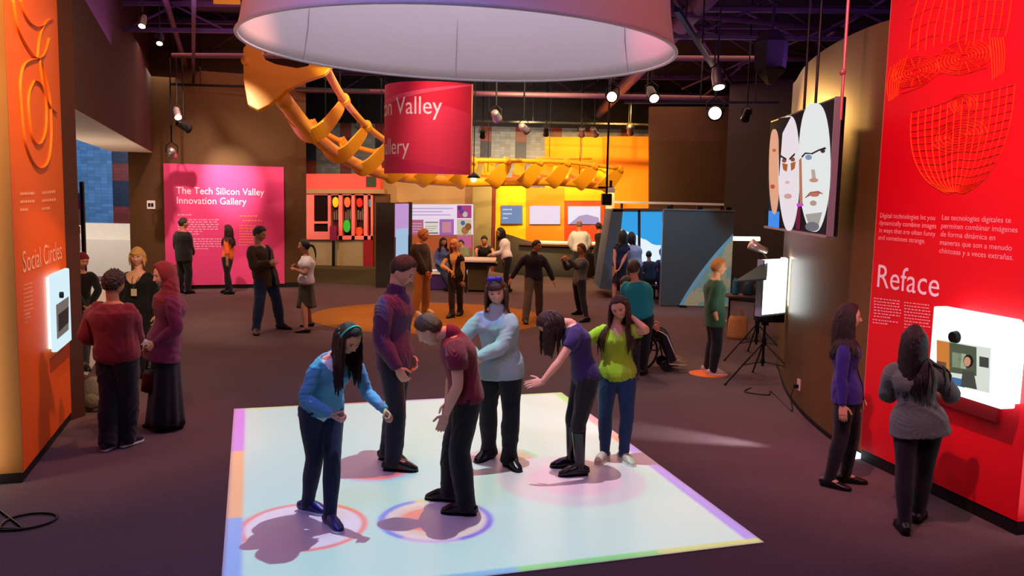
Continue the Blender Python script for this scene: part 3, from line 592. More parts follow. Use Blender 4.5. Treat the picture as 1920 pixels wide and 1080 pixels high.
# lit screen box
M_glow = emis('lightbox_white', 'e8fbff', 1.5); M_glow2 = emis('lightbox_edge', 'dff8ff', 5.)
def lightbox(wall, name, label, u0, u1, z0, z1, dep, screen, lens):
    m1, m2 = (M_glow, M_glow2) if screen is None else (emis('lightbox_dim', 'd8f4ff', .95), emis('lightbox_edge2', 'e8fbff', 3.5))
    c = wall.P((u0+u1)/2, z0, dep/2); t = thing(name, label, 'screen', tuple(c))
    mb = MB(); wall.panel(mb, u0, u1, z0, z1, dep*.35, dep); obj('case', mb, m1, t, bevel=.012)
    mb = MB(); wall.panel(mb, u0+.03, u1-.03, z0+.03, z1-.03, .004, dep*.35); obj('rear_glow', mb, m2, t)
    return t
LPb = lambda x, y, d: Wall(PL0, PL1, d).hit(x, y)
ua, za = LPb(92, 505, .16); ub, zb_ = LPb(131, 640, .16)
lb = lightbox(LP, 'screen_box', 'small glowing white screen box on the orange pier', LPb(132, 560, .08)[0], LPb(104, 560, .08)[0], LPb(132, 640, .08)[1], LPb(104, 514, .08)[1], .08, 1, None)
mb = MB(); WA = Wall(PL0, PL1, .084)
def onp(Wl, pts, m, name, parent, d=0.): 
    P_ = [Wl.px(*q) for q in pts]; return obj(name, MB().prism([p+Wl.n*d for p in P_], Wl.n, .004), m, parent)
onp(WA, [(105, 572), (128, 556), (128, 618), (107, 636)], emis('screen_dim', '7a7068', .8), 'screen', lb); onp(WA, [(108, 590), (127, 575), (127, 604), (109, 622)], emis('screen_dark', '3a3230', .5), 'picture', lb, .005)
obj('camera_lens', MB().tube([WA.px(112, 553), WA.px(112, 553)+WA.n*.03], .03, 14), M_black, lb)
pxl = Wall(PL0, PL1); onp(pxl, [(93, 672), (131, 640), (130, 668), (94, 700)], mat('pier_box_shadow', 'a8481a', .6), 'box_shadow', t)  # darker orange patch: painted shade under the screen box
# vertical light strip left of the pier
a = Vector((*fl(14, 900), 0)); t = thing('light_strip', 'tall glowing warm white light strip left of the orange pier', 'light', (a.x, a.y, 0))
q0 = Vector((PL1[0]-.055, PL1[1]-.13, 0)); obj('tube', MB().box((q0.x-.12, q0.y-.06, 1.75), (.05, .05, 3.3)), emis('strip_glow', 'fff0d0', 9.), t); obj('backing', MB().box((q0.x-.20, q0.y-.02, 1.9), (.10, .2, 3.8)), mat('strip_back', 'c89860', .6), t)

# ---------------------------------------------------------------- red pier with 'Reface' (right)
RW = Wall(PR0, PR1); M_redp = mat('pier_red', 'e4041c', .5, spec=.35)
t = rp = thing('red_display_pier', 'tall red wall pier headed Reface with an orange line drawing of a face', 'display wall', (3.43, 6.7, 0))
mb = MB(); RW.panel(mb, 0, RW.L, .11, 6.35, -.28, 0); obj('board', mb, M_redp, t)
mb = MB(); RW.panel(mb, .0, RW.L-.01, 0, .11, -.28, -.012); obj('kickplate', mb, M_dark, t)
mb = MB(); RW.panel(mb, -.012, 0, .11, 6.35, -.3, -.0); obj('end_panel', mb, mat('pier_end_pink', 'd86858', .6), t)
M_pi = mat('ink_pink', 'ffb4b4', .6)
wtext('title', RW, ['Reface'], (1642, 537), (1757, 553), 43, M_ink, t)
wtext('text', RW, ['Digital technologies let you', 'dynamically combine images', 'in ways that are often funny', 'and sometimes strange.'], (1650, 408), (1753, 412), 9, M_pi, t, lead=1.22)
wtext('text', RW, ['Las tecnolog\u00edas digitales te', 'permiten combinar im\u00e1genes', 'de forma din\u00e1mica en', 'maneras que son a menudo', 'chistosas y a veces extra\u00f1as.'], (1766, 412), (1895, 418), 10, M_pi, t, lead=1.25)
bars('text', RW, 1639, 560, 1690, 7, 5.6, 2.2, M_pi, t, 11, slope=.12); bars('text', RW, 1637, 600, 1684, 2, 5.6, 2.2, M_pi, t, 12, slope=.12); bars('text', RW, 1696, 568, 1745, 9, 5.8, 2.2, M_pi, t, 13, slope=.12)
# wire-frame face
M_wire = mat('wire_orange', 'ff6a1c', .6)
def wl(pts, w=.007): return MB_w.tube(smooth_path([RW.px(x, y, .003) for x, y in pts], 3), w, 4, flat=.25, ref=RW.n)
MB_w = MB()
def facex(u, v):   # lower face: u -1..1 across, v 0..1 down
    yc = 185+175*v; hw = 96*math.sqrt(max(0, 1-(v*.985)**2.4)); xm = 1806-14*v
    return (xm+hw*u*(1 if u < 0 else 1.02), yc-26*u*(1-v)-10*(1-u*u)*math.sin(PI*v)*0)
for i in range(15):
    u = -1+2*i/14; wl([facex(u*(1-.12*math.sin(PI*v/1.1)*0), v) for v in [j/12 for j in range(13)]])
for j in range(13):
    v = j/12.5; wl([(facex(-1+2*i/16, v)[0], facex(-1+2*i/16, v)[1]+14*math.sin(PI*i/16)*v-7*math.exp(-((i-8)/2.2)**2)) for i in range(17)])
for k_ in range(6):
    a_, b_ = 52-8*k_, 30-5*k_; wl([(1800+a_*math.cos(2*PI*q/20), 255+b_*math.sin(2*PI*q/20)-a_*math.cos(2*PI*q/20)*.12) for q in range(21)], .006)
for k_ in range(4): wl([(1808+(26-6*k_)*math.cos(2*PI*q/16), 196+(20-4*k_)*math.sin(2*PI*q/16)) for q in range(17)], .006)
obj('wire_chin', MB_w, M_wire, rp); MB_w = MB()
for ex, ey, wd in ((1718, 134, 44), (1808, 108, 50)):
    for k_ in range(7): f = 1-k_/7.5; wl([(ex+wd*f*math.cos(2*PI*q/22), ey+wd*.62*f*math.sin(2*PI*q/22)-wd*f*math.cos(2*PI*q/22)*.2) for q in range(23)], .006)
    for k_ in range(14): a_ = 2*PI*k_/14; wl([(ex+wd*f*math.cos(a_), ey+wd*.62*f*math.sin(a_)-wd*f*math.cos(a_)*.2) for f in (.25, .6, .98)], .005)
for k_ in range(6): wl([(1690+18*i, 176-4.2*i*1.3-k_*9-16*math.exp(-((i-4.2)/1.5)**2)*(1 if k_ < 4 else .4)) for i in range(0, 10)], .006)
for i in range(6): wl([(1668+3*i, 190-i*2), (1664+5*i, 160-i*3), (1672+6*i, 125-i*4)], .006); wl([(1862+4*i, 150-i*3), (1860+5*i, 110-i*2), (1856+5*i, 70)], .006)
obj('wire_eyes', MB_w, M_wire, rp); MB_w = MB()
for i in range(13): x = 1706+15*i; wl([(x, 92-1.8*i+6*math.sin(i)), (x+6, 40), (x+14 if i > 3 else x+24, -20)], .006)
for k_ in range(4): wl([(1706+15*i, 90-26*k_-3*i-14*math.sin(PI*i/6)*(1 if i < 6 else -.5)) for i in range(13)], .006)
obj('wire_forehead', MB_w, M_wire, rp)
# glowing screen box with a video picture
def RB(x, y, d): return Wall(PR0, PR1, d).hit(x, y)
u0 = RB(1745, 640, .2)[0]; u1 = RB(1884, 680, .2)[0]; z1 = RB(1745, 573, .2)[1]; z0 = RB(1876, 768, .2)[1]
rb = lightbox(RW, 'screen_box', 'big glowing white screen box with a video picture on the red pier', u0, u1, z0, z1, .2, None, None)
RA = Wall(PR0, PR1, .205)
scr = onp(RA, [(1757, 636), (1858, 653), (1855, 737), (1757, 715)], emis('video_pale', 'dfe8dc', .9), 'screen', rb)
for nm, pts, cc, s_ in [('picture', [(1758, 638), (1782, 642), (1782, 716), (1758, 712)], 'e08838', .8), ('picture', [(1782, 642), (1832, 651), (1832, 705), (1782, 698)], '58684e', .7), ('picture', [(1787, 660), (1813, 664), (1813, 692), (1787, 688)], 'c8d8b0', .9),
                        ('picture', [(1758, 676), (1776, 680), (1776, 708), (1758, 706)], '2e3a48', .5), ('picture', [(1838, 668), (1855, 671), (1855, 690), (1838, 687)], '4a5450', .6), ('picture', [(1782, 706), (1812, 712), (1810, 727), (1782, 720)], '4078b0', .8)]:
    onp(RA, pts, emis('video_'+cc, cc, s_), nm, rb, .005)
onp(RA, [(1818+9*math.cos(a), 677+12*math.sin(a)) for a in [2*PI*i/18 for i in range(18)]], emis('video_hair', '181410', .3), 'picture', rb, .010)
onp(RA, [(1817+6*math.cos(a), 678+9*math.sin(a)) for a in [2*PI*i/18 for i in range(18)]], emis('video_skin', 'd8a080', .8), 'picture', rb, .015)
onp(RA, [(1808, 694), (1828, 697), (1834, 730), (1804, 724)], emis('video_top', '505a50', .6), 'picture', rb, .010)
q = RA.px(1793, 632); obj('camera_lens', MB().tube([q, q+RA.n*.04], [.05, .042], 20), M_black, rb)
mb = MB(); RW.panel(mb, RW.hit(1765, 700)[0], RW.hit(1882, 700)[0], z0-.16, z0-.02, 0, .03); obj('box_shadow', mb, mat('box_shadow_red', 'a00c18', .6), rp)  # dark red strip standing for the shadow below the screen box
# glowing strip right of the red pier
t = thing('light_strip', 'tall glowing light strip at the right end of the red pier', 'light', (3.78, 5.7, 0)); q = RW.P(RW.L+.16, 0, -.1)
obj('tube', MB().box((q.x, q.y, 1.8), (.05, .05, 3.3)), emis('strip_cool', 'f0f0ff', 6.), t); q = RW.P(RW.L+.1, 0, -.16); obj('backing', MB().box((q.x, q.y, 1.9), (.3, .06, 3.8), R(-77)), mat('strip_back2', 'b86870', .6), t)
mb = MB().prism([(3.80, 5.9, 0), (3.80, 5.9, 6.4), (4.8, 1.0, 6.4), (4.8, 1.0, 0)], (1, .2, 0), .2); struct('wall_right_front', mb, mat('wall_violet', '4a3448', .8))
# white light bar at the foot of the curved wall's end
t = obj('floor_uplight', MB().box((PR0[0]-.04, PR0[1]+.05, .03), (.10, .08, .05), R(10)), emis('uplight', 'e8f4ff', 3.)); tag(t, 'small bright white uplight at the left foot of the red pier', 'light')
spot((PR0[0]-.14, PR0[1]+.14, .24), (PR0[0]-2.4, PR0[1]+1.0, -.05), 520, 'f0f0ff', 24, .9)

# ---------------------------------------------------------------- hanging screen with three faces
VW = Wall((2.9, 9.34), (2.76, 7.2)); ul, ur = VW.hit(1440, 320)[0], VW.hit(1559, 320)[0]; zt2 = VW.hit(1562, 183)[1]; zb2 = VW.hit(1553, 444)[1]
c = VW.P((ul+ur)/2, zb2, 0); tv = thing('hanging_video_screen', 'wide screen showing three stretched faces hung before the curved wall', 'screen', tuple(c))
mb = MB(); VW.panel(mb, ul, ur, zb2, zt2, -.09, 0); obj('case', mb, M_black, tv, bevel=.01); mb = MB(); VW.panel(mb, ur-.004, ur+.008, zb2, zt2, -.05, .010); VW.panel(mb, ul, ur, zb2-.012, zb2+.012, -.05, .012); obj('bezel', mb, mat('bezel_silver', '9a98a0', .35, metal=.6), tv)
mb = MB(); VW.panel(mb, ul+.02, ur-.03, zb2+.02, zt2-.02, 0, .004); obj('display', mb, emis('tv_black', '06060a', .6), tv)
def face(xc, yc, hw, hh, m, d, nm='face'):
    P_ = [(xc+hw*math.copysign(abs(math.cos(a))**.72, math.cos(a))*(1-.30*max(0, math.sin(a))**2), yc+hh*math.copysign(abs(math.sin(a))**.9, math.sin(a))) for a in [2*PI*(i+.5)/36 for i in range(36)]]; return onp(VW, P_, m, nm, tv, d)
def fq(pts, cc, s_, d, nm): return onp(VW, pts, emis('tv_'+cc, cc, s_), nm, tv, d)
fq([(1446, 250), (1463, 246), (1463, 430), (1443, 427)], '1a2a4a', .5, .005, 'backdrop'); fq([(1443, 395), (1463, 397), (1462, 430), (1442, 427)], '3a8ae8', 1., .007, 'shirt')
fq([(1496, 385), (1503, 386), (1501, 430), (1494, 430)], '7a1838', .7, .007, 'backdrop')
face(1454, 322, 10, 80, emis('face_peach', 'e8a888', .9), .010); face(1482, 325, 20, 108, emis('face_white', 'eae0e6', .95), .012); face(1530, 314, 30, 121, emis('face_white2', 'e6eae8', .95), .012)
for x, y, hw, hh, cc in [(1474, 301, 4, 4, '8a4a2a'), (1490, 299, 4, 4, '8a4a2a'), (1481, 368, 7, 5, 'd8a0a0'), (1480, 342, 4, 3, 'e0b8b0'), (1520, 295, 6, 5, '8098b8'), (1547, 283, 4, 4, '303030'), (1531, 365, 9, 4, 'c07060'), (1530, 338, 8, 4, 'c89078'), (1529, 381, 6, 5, 'b89880'), (1455, 282, 3, 3, 'c06030'), (1452, 350, 4, 4, 'c05030'), (1527, 425, 13, 9, '707078')]:
    P_ = [(x+hw*math.cos(a), y+hh*math.sin(a)) for a in [2*PI*i/16 for i in range(16)]]; onp(VW, P_, emis('tv_'+cc, cc, .9), 'feature', tv, .018)
for pts, cc in (([(1463, 222), (1486, 219), (1470, 250), (1464, 330)], '100c10'), ([(1525, 318), (1531, 318), (1534, 340), (1527, 342)], 'c8b4a8'), ([(1514, 402), (1545, 398), (1536, 432), (1524, 434)], 'b0aaa4'), ([(1502, 300), (1506, 296), (1508, 380), (1503, 386)], 'c08060'), ([(1470, 306), (1480, 308), (1478, 322), (1472, 318)], 'b86830'), ([(1486, 306), (1495, 303), (1493, 316), (1487, 320)], 'b86830'), ([(1512, 372), (1523, 360), (1538, 358), (1548, 364), (1536, 363), (1524, 366)], 'a86450')):
    onp(VW, pts, emis('tv_'+cc, cc, .8), 'feature', tv, .016)
for pts in ([(1466, 290), (1478, 297), (1478, 300), (1466, 294)], [(1484, 297), (1494, 287), (1494, 291), (1484, 300)], [(1507, 293), (1514, 286), (1526, 287), (1526, 289), (1514, 289), (1508, 296)], [(1526, 287), (1540, 280), (1540, 283), (1526, 290)], [(1540, 280), (1551, 276), (1554, 279), (1541, 283)]):
    onp(VW, pts, emis('tv_brow', '282028', .5), 'brow', tv, .019)
fq([(1497, 382), (1508, 380), (1510, 386), (1498, 388)], 'c040d0', 1., .014, 'stripe')
for x, y0 in ((1500, 205), (1521, 197)):
    q = VW.px(x, y0, -.04); obj('hanger', MB().tube([q, (q.x, q.y, 6.4)], .014, 8), M_black, tv)
q0 = at(1592, 0, 6.4); q = at(1576, 225, 7.3); o = obj('hanging_rod', MB().tube([(q.x, q.y, 6.4), q], .014, 8).ball(at(1580, 135, 7.3), .028), mat('rod_pink', 'b06a68', .5, metal=.5)); tag(o, 'thin pinkish rod hanging beside the right edge of the face screen', 'rod')
# ---------------------------------------------------------------- red cabinet exhibit (back left)
CW = Wall((-7.2, 27.6), (-3.0, 27.6)); M_coral = mat('cabinet_coral', 'ee5248', .6); M_coralp = mat('cabinet_pink', 'f07a70', .6)
c = CW.px(640, 505); t = thing('display_cabinet', 'coral red wall cabinet with glazed niches beyond the pink panel wall', 'cabinet', (c.x, 27.6, 0))
mb = MB(); pxbox(mb, CW, 575, 326, 714, 356, -.5, .12); obj('header', mb, M_coral, t)
mb = MB(); pxbox(mb, CW, 574, 355, 722, 363, -.5, .16); obj('shelf', mb, mat('bar_tan', 'a08058', .6), t)
mb = MB()
for (x0, x1) in ((575, 590), (616, 621), (636, 643), (660, 666), (683, 690), (696, 700)): pxbox(mb, CW, x0, 363, x1, 449, -.3, .1)
pxbox(mb, CW, 590, 363, 700, 366, -.3, .1); pxbox(mb, CW, 590, 434, 616, 449, -.3, .1); pxbox(mb, CW, 621, 442, 700, 449, -.3, .1); pxbox(mb, CW, 590, 415, 616, 419, -.3, .1)
obj('frame', mb, M_coralp, t)
mb = MB(); pxbox(mb, CW, 576, 363, 700, 449, -.32, -.28); obj('back_panel', mb, mat('niche_dark', '3a1c18', .6), t)
mb = MB(); pxbox(mb, CW, 590, 366, 616, 434, .02, .03); obj('glass', mb, mat('dark_glass', '20100e', .15, spec=.6), t)
def disc_on(W, x, y, r, m, nm, par, d0=-.25, d1=-.1, sy=1.): 
    q = W.px(x, y); mb = MB(); mb.prism([q+W.u*(r*math.cos(2*PI*i/20))+Vector((0, 0, r*sy*math.sin(2*PI*i/20)))+W.n*d0 for i in range(20)], W.n, d1-d0); return obj(nm, mb, m, par)
for (x, y, r, cc, sy, lb) in [(629, 379, .1, 'f2d820', 1.7, 'yellow oval in the first niche'), (651, 379, .1, 'e87a40', 1.7, 'orange oval in the second niche'), (650, 424, .12, '38d840', 1.7, 'bright green oval in the second niche'), (674, 380, .1, 'd82818', 1.5, 'red oval in the third niche'), (673, 434, .12, 'e85a28', 1.2, 'red and green round piece in the third niche'), (628, 437, .13, '8a1838', 1., 'maroon round piece under the first niche'), (694, 381, .09, '58a0d0', 1.4, 'blue oval in the last niche')]:
    o = disc_on(CW, x, y, r, mat('disc_'+cc, cc, .5), 'exhibit_disc', None, -.25, .0, sy); o['label'] = lb; o['category'] = 'exhibit piece'; o['group'] = 'exhibit pieces in the coral cabinet'
for x in (629, 651, 674, 694):
    mb = MB(); rr = random.Random(x)
    for k in range(3): q = CW.px(x-4+4*k, 412, -.15); mb.tube([q, q+Vector((0, 0, rr.uniform(.25, .4)))], .022, 8)
    obj('tool', mb, mat('tool_grey', '9a9488', .4, metal=.5), t)
mb = MB(); pxbox(mb, CW, 575, 449, 682, 506, -.3, 0); obj('plinth', mb, mat('plinth_olive', '9a8660', .7), t)
mb = MB(); pxbox(mb, CW, 682, 449, 700, 506, -.3, .08); obj('side_post', mb, mat('post_maroon', '8c141c', .5), t)
mb = MB(); pxbox(mb, CW, 622, 423, 634, 450, .2, .3); mb.cur = 1; pxbox(mb, CW, 626, 450, 631, 510, .22, .3); q = CW.px(628, 508, .25); tag(obj('sign_stand', mb, [mat('sign_maroon', '7a1440', .5), M_black]), 'small maroon sign on a thin black post before the coral cabinet', 'sign stand')
mb = MB(); pxbox(mb, CW, 688, 331, 706, 350, .13, .16); o = obj('cabinet_sign', mb, mat('sign_dark', '2a3a20', .5)); tag(o, 'small dark green picture sign on the cabinet header', 'sign')
mb = MB(); pxbox(mb, CW, 700, 364, 728, 500, -.5, .0); o = obj('side_cabinet', mb, mat('cab_brown', '5a3418', .6)); tag(o, 'narrow brown side cabinet right of the coral cabinet', 'cabinet')
W5 = Wall((-4, 29.5), (-2, 29.5)); mb = MB(); pxbox(mb, W5, 736, 340, 775, 500, -.2, 0); mb.cur = 1; pxbox(mb, W5, 742, 340, 748, 500, 0, .05); pxbox(mb, W5, 760, 340, 766, 500, 0, .05); tag(obj('dark_column', mb, [mat('navy_column', '262838', .6), mat('navy_rib', '48485a', .6)]), 'dark blue ribbed column behind the poster kiosk', 'column')

# ---------------------------------------------------------------- poster kiosk
KS = Wall((-3.52, 21.5), (-2.98, 21.42)); KB = Wall((-2.75, 23.0), (-1.0, 23.0)); KM = Wall((-3.0, 21.45), (-2.78, 23.0))
kz = 2.18
t = thing('poster_kiosk', 'dark kiosk wall with lilac poster side and lit back board', 'kiosk', (-2.6, 22.2, 0))
mb = MB().box((-3.27, 21.55, kz/2), (.46, .1, kz)); obj('end_wall', mb, mat('kiosk_dark', '2c2422', .7), t)
KM = Wall((-3.03, 21.52), (-2.83, 22.9)); mb = MB(); KM.n = Vector((abs(KM.u.y), -KM.u.x, 0)); KM.panel(mb, 0, KM.L, .0, kz, -.06, 0); obj('side_wall', mb, mat('kiosk_side', '7a3020', .6), t)
mb = MB(); KM.panel(mb, .03, KM.L-.05, 1.3, kz-.03, 0, .01); obj('poster', mb, emis('poster_lilac', 'd8a8e8', .75), t); mb = MB(); KM.panel(mb, .1, KM.L-.15, .75, 1.5, .01, .02); obj('screen', mb, emis('poster_blue', 'b0d0f0', .8), t)
mb = MB().box((-2.80, 22.88, kz/2), (.1, .12, kz+.02)); obj('post', mb, mat('kiosk_post', '2a1414', .6), t)
bw_ = Wall((-2.75, 23.0), (-1.0, 23.0)); mb = MB(); pxbox(mb, bw_, 765, 383, 887, 520, -.1, 0); obj('back_board', mb, emis('board_pale', 'f0dcf0', .9), t)
def bq(x0, y0, x1, y1, cc, nm, es=.55, d=.01, wall=None):
    mb = MB(); pxbox(mb, wall or bw_, x0, y0, x1, y1, d-.008, d); return obj(nm, mb, emis('bq_'+cc, cc, es), t)
bq(766, 412, 794, 444, 'e07aa0', 'poster'); bq(766, 440, 887, 470, 'd8602c', 'poster'); bq(766, 470, 887, 505, 'c87850', 'poster', .4); bq(797, 418, 822, 438, 'f6efe4', 'poster', .7); bq(797, 436, 822, 438, '6a5840', 'text_line', .3, .02)
bq(797, 416, 822, 417.5, '6a5840', 'text_line', .3, .02); bq(824, 411, 851, 444, 'c878d8', 'poster'); bq(829, 416, 846, 436, 'f0a0b0', 'poster', .6, .02); bq(857, 385, 884, 409, 'd03890', 'poster', .6, .012); bq(857, 411, 884, 443, 'f4e0b8', 'poster', .6)
bq(857, 443, 884, 465, 'e868a8', 'poster', .6, .012); bq(770, 390, 850, 392, 'd8b8e8', 'text_line', .7, .015); bq(770, 396, 830, 398, 'd8b8e8', 'text_line', .7, .015); bq(770, 402, 845, 404, 'd8b8e8', 'text_line', .7, .015)
for (x, y, r, cc) in [(866, 397, .06, '7040c0'), (872, 402, .07, 'f8f0f0'), (878, 425, .09, 'b06030'), (872, 432, .1, 'd88850'), (868, 418, .06, '4a80d0'), (862, 390, .05, '5030a0')]: disc_on(bw_, x, y, r, emis('bd_'+cc, cc, .5), 'picture', t, .02, .03, 1.1)
bars('text', bw_, 769, 420, 792, 4, 5, 1.4, emis('bar_w', 'f8e8f0', .7), t, 3, d=.02); bars('text', bw_, 799, 425, 820, 3, 4, 1.2, mat('bar_k', '6a5860', .7), t, 4, d=.02)

# ---------------------------------------------------------------- screens in the yellow, orange and red bays
for (x0, y0, x1, y1, cc, es, lb) in [(940, 386, 979, 419, '7898c8', .75, 'blue-grey screen with pale text on the yellow bay'), (993, 386, 1050, 420, 'f0dcf0', .95, 'bright white screen on the orange bay'), (1065, 387, 1125, 420, 'f0e8f8', .95, 'white and lilac picture screen on the red bay')]:
    c = YW.px((x0+x1)/2, y1, .08); s_ = thing('wall_screen', lb, 'screen', tuple(c)); mb = MB(); pxbox(mb, YW, x0-1, y0-1, x1+1, y1+1, .0, .07); obj('frame', mb, mat('screen_frame', '8a6a50', .5), s_)
    mb = MB(); pxbox(mb, YW, x0, y0, x1, y1, .07, .08); obj('display', mb, emis('ws_'+cc, cc, es), s_)
    if x0 == 940: bars('text', YW, 943, 394, 962, 3, 8, 2.5, emis('bar_w2', 'f0f4ff', .9), s_, 3, d=.085)
    if x0 == 1065: onp(YW, [(1067, 420), (1085, 405), (1100, 402), (1122, 408), (1124, 420)], emis('ws_l', 'c0a8d8', .8), 'picture', s_, .085)
mb = MB()                         # curved reception counter before the bays
pts = smooth_path([(-.55, 26.6), (.0, 25.9), (.8, 25.5), (2.0, 25.4), (3.0, 25.6)], 8); rows = []
zt3 = [.95, .82, .62, .55, .55]
for i, p in enumerate(pts): z = np.interp(i/8, range(5), zt3)+.35; rows.append([(p.x, p.y, 0), (p.x, p.y, z), (p.x, p.y+.5, z), (p.x, p.y+.5, 0)])
t = thing('long_counter', 'long dark curved counter before the coloured bays', 'counter', (1, 25.6, 0)); obj('front', MB().grid(rows), mat('counter_brown', '2c2218', .6), t, True)
rows = []
for i, p in enumerate(pts[10:]): rows.append([(p.x, p.y-.08, .93), (p.x, p.y-.08, .99), (p.x, p.y+.6, .99), (p.x, p.y+.6, .93), (p.x, p.y-.08, .93)])
obj('top', MB().grid(rows), mat('counter_top', '5a3c20', .3), t); o = obj('light_bar', MB().box((1.9, 26.0, 1.03), (2.3, .03, .05)), emis('warm_bar', 'ffd080', 4.), t)

# ---------------------------------------------------------------- blue screen booth and planet panel
WB = Wall((2.6, 20.3), (4.3, 20.3)); t = thing('screen_booth', 'grey booth with two tall blue snow scene screens', 'screen booth', (3.0, 20.6, 0)); M_slate = mat('slate', '4a545c', .6, var=.1)
a = [WB.px(1147, 393), WB.px(1168, 393), WB.px(1153, 545), WB.px(1124, 541)]; obj('side_wall', MB().prism([(p.x, 20.3, max(p.z, .0)) for p in a], (0, 1, 0), 1.5), mat('slate_blue', '4c6478', .6, var=.1), t)
def screenp(x0, y0, x1, y1, dark=False):
    P_ = [WB.px(x0, y1), WB.px(x1, y1), WB.px(x1, y0), WB.px(x0, y0)]; obj('frame', MB().prism([p+Vector((0, .15, 0)) for p in P_], (0, 1, 0), .12), M_slate, t)
def snow(name):
    m = bpy.data.materials.new(name); m.use_nodes = True; q = NT(m.node_tree); b = m.node_tree.nodes['Principled BSDF']; tc = q.n('ShaderNodeTexCoord'); sp = q.n('ShaderNodeSeparateXYZ'); m.node_tree.links.new(tc.outputs['Object'], sp.inputs[0])
    nz = q.n('ShaderNodeTexNoise'); nz.inputs['Scale'].default_value = 2.2; m.node_tree.links.new(tc.outputs['Object'], nz.inputs['Vector'])
    h = q.m('ADD', q.m('MULTIPLY_ADD', nz.outputs[0], .5, sp.outputs[2]), q.m('MULTIPLY', sp.outputs[0], .45)); f = q.m('LESS_THAN', h, 1.78)
    f2 = q.m('LESS_THAN', h, 1.15); c = q.mix(f, c4('28a0e8'), c4('e8f6fc')); c = q.mix(q.m('MULTIPLY', f2, q.m('GREATER_THAN', h, 1.08)), c, c4('60b0e0'))
    m.node_tree.links.new(c, b.inputs['Emission Color']); b.inputs['Emission Strength'].default_value = .95; b.inputs['Base Color'].default_value = (.02, .02, .02, 1); return m
M_snow = snow('snow_picture')
for (x0, y0, x1, y1) in ((1163, 396, 1196, 482), (1201, 397, 1247, 500)):
    P_ = [WB.px(x0, y1), WB.px(x1, y1), WB.px(x1, y0), WB.px(x0, y0)]; lc = t.location
    obj('screen', MB().prism([p+Vector((0, .02, 0)) for p in P_], (0, 1, 0), .06), M_snow, t)
a = [WB.px(1150, 391), WB.px(1250, 391), WB.px(1250, 397), WB.px(1150, 397)]; obj('top_rail', MB().prism(a, (0, 1, 0), .3), M_slate, t)
a = [WB.px(1196, 394), WB.px(1201, 394), WB.px(1201, 545), WB.px(1196, 545)]; obj('post', MB().prism([(p.x, p.y, max(p.z, 0)) for p in a], (0, 1, 0), .12), mat('post_plum', '3a2834', .5), t)
a = [WB.px(1158, 482), WB.px(1248, 500), WB.px(1248, 545), WB.px(1153, 545)]; obj('lower_panel', MB().prism([(p.x, p.y+.2, max(p.z, 0)) for p in a], (0, 1, 0), .12), mat('booth_dark', '161c28', .6), t)
obj('seat', MB().box((3.55, 19.9, .42), (.55, .35, .06)).box((3.55, 19.9, .2), (.08, .08, .4)), mat('seat_white', 'd0d8e0', .5), t, bevel=.01)
PWl = Wall((3.38, 19.03), (4.98, 19.03)); pz = PWl.hit(1300, 395)[1]
def planet():
    m = bpy.data.materials.new('planet_print'); m.use_nodes = True; q = NT(m.node_tree); b = m.node_tree.nodes['Principled BSDF']; tc = q.n('ShaderNodeTexCoord'); sp = q.n('ShaderNodeSeparateXYZ'); m.node_tree.links.new(tc.outputs['Object'], sp.inputs[0])
    x0, z0 = 6.84, -3.2; d = q.m('SQRT', q.m('ADD', q.m('POWER', q.m('ABSOLUTE', q.m('SUBTRACT', sp.outputs[0], x0)), 2), q.m('POWER', q.m('ABSOLUTE', q.m('SUBTRACT', sp.outputs[2], z0)), 2)))
    nz = q.n('ShaderNodeTexNoise'); nz.inputs['Scale'].default_value = 2.5; nz.inputs['Detail'].default_value = 6; m.node_tree.links.new(tc.outputs['Object'], nz.inputs['Vector'])
    land = q.mix(q.m('GREATER_THAN', nz.outputs[0], .5), c4('94c4b8'), c4('d4cc9c')); st = q.n('ShaderNodeTexNoise'); st.inputs['Scale'].default_value = 40; m.node_tree.links.new(tc.outputs['Object'], st.inputs['Vector'])
    sky = q.mix(q.m('GREATER_THAN', st.outputs[0], .73), c4('4a5052'), c4('8a9498')); r0 = 7.15
    c = q.mix(q.m('LESS_THAN', d, r0+.03), sky, c4('8ad0ea')); c = q.mix(q.m('LESS_THAN', d, r0-.05), c, land); m.node_tree.links.new(c, b.inputs['Base Color']); b.inputs['Roughness'].default_value = .5; return m
t = thing('planet_panel', 'large dark panel printed with a planet edge in space', 'panel', (3.38, 19.03, 0)); mb = MB(); PWl.panel(mb, 0, 1.58, .03, pz, -.08, 0); obj('print', mb, planet(), t)
mb = MB(); PWl.panel(mb, 0, 1.6, pz, pz+.03, -.1, .02); PWl.panel(mb, -.02, 0, 0, pz, -.1, .02); obj('frame', mb, mat('frame_grey', '6a7078', .5), t)
for u in (.12, .8, 1.45): q = PWl.P(u, pz+.03, -.03); obj('clip', MB().box(q+Vector((0, 0, .03)), (.12, .08, .07)), M_black, t)
for u in (.5,): obj('foot', MB().box(PWl.P(u, .02, 0), (.16, .3, .04)), M_black, t)
t = thing('white_ledge', 'thin white ledge line running behind the top of the planet panel', 'ledge', (4.1, 22.0, 0)); obj('shelf', MB().box((4.1, 22.0, 2.32), (3.0, .1, .06)), M_white, t)
for x in (2.8, 4.1, 5.4): obj('post', MB().box((x, 22.0, 1.145), (.06, .06, 2.29)), M_dark, t)
spot((3.4, 15.5, 4.6), (3.9, 19, .8), 420, 'a0dcff', 50, .9)
area((3.4, 19.9, 1.4), 1.0, 14, '60b8ff', look=(3.2, 15, .4))

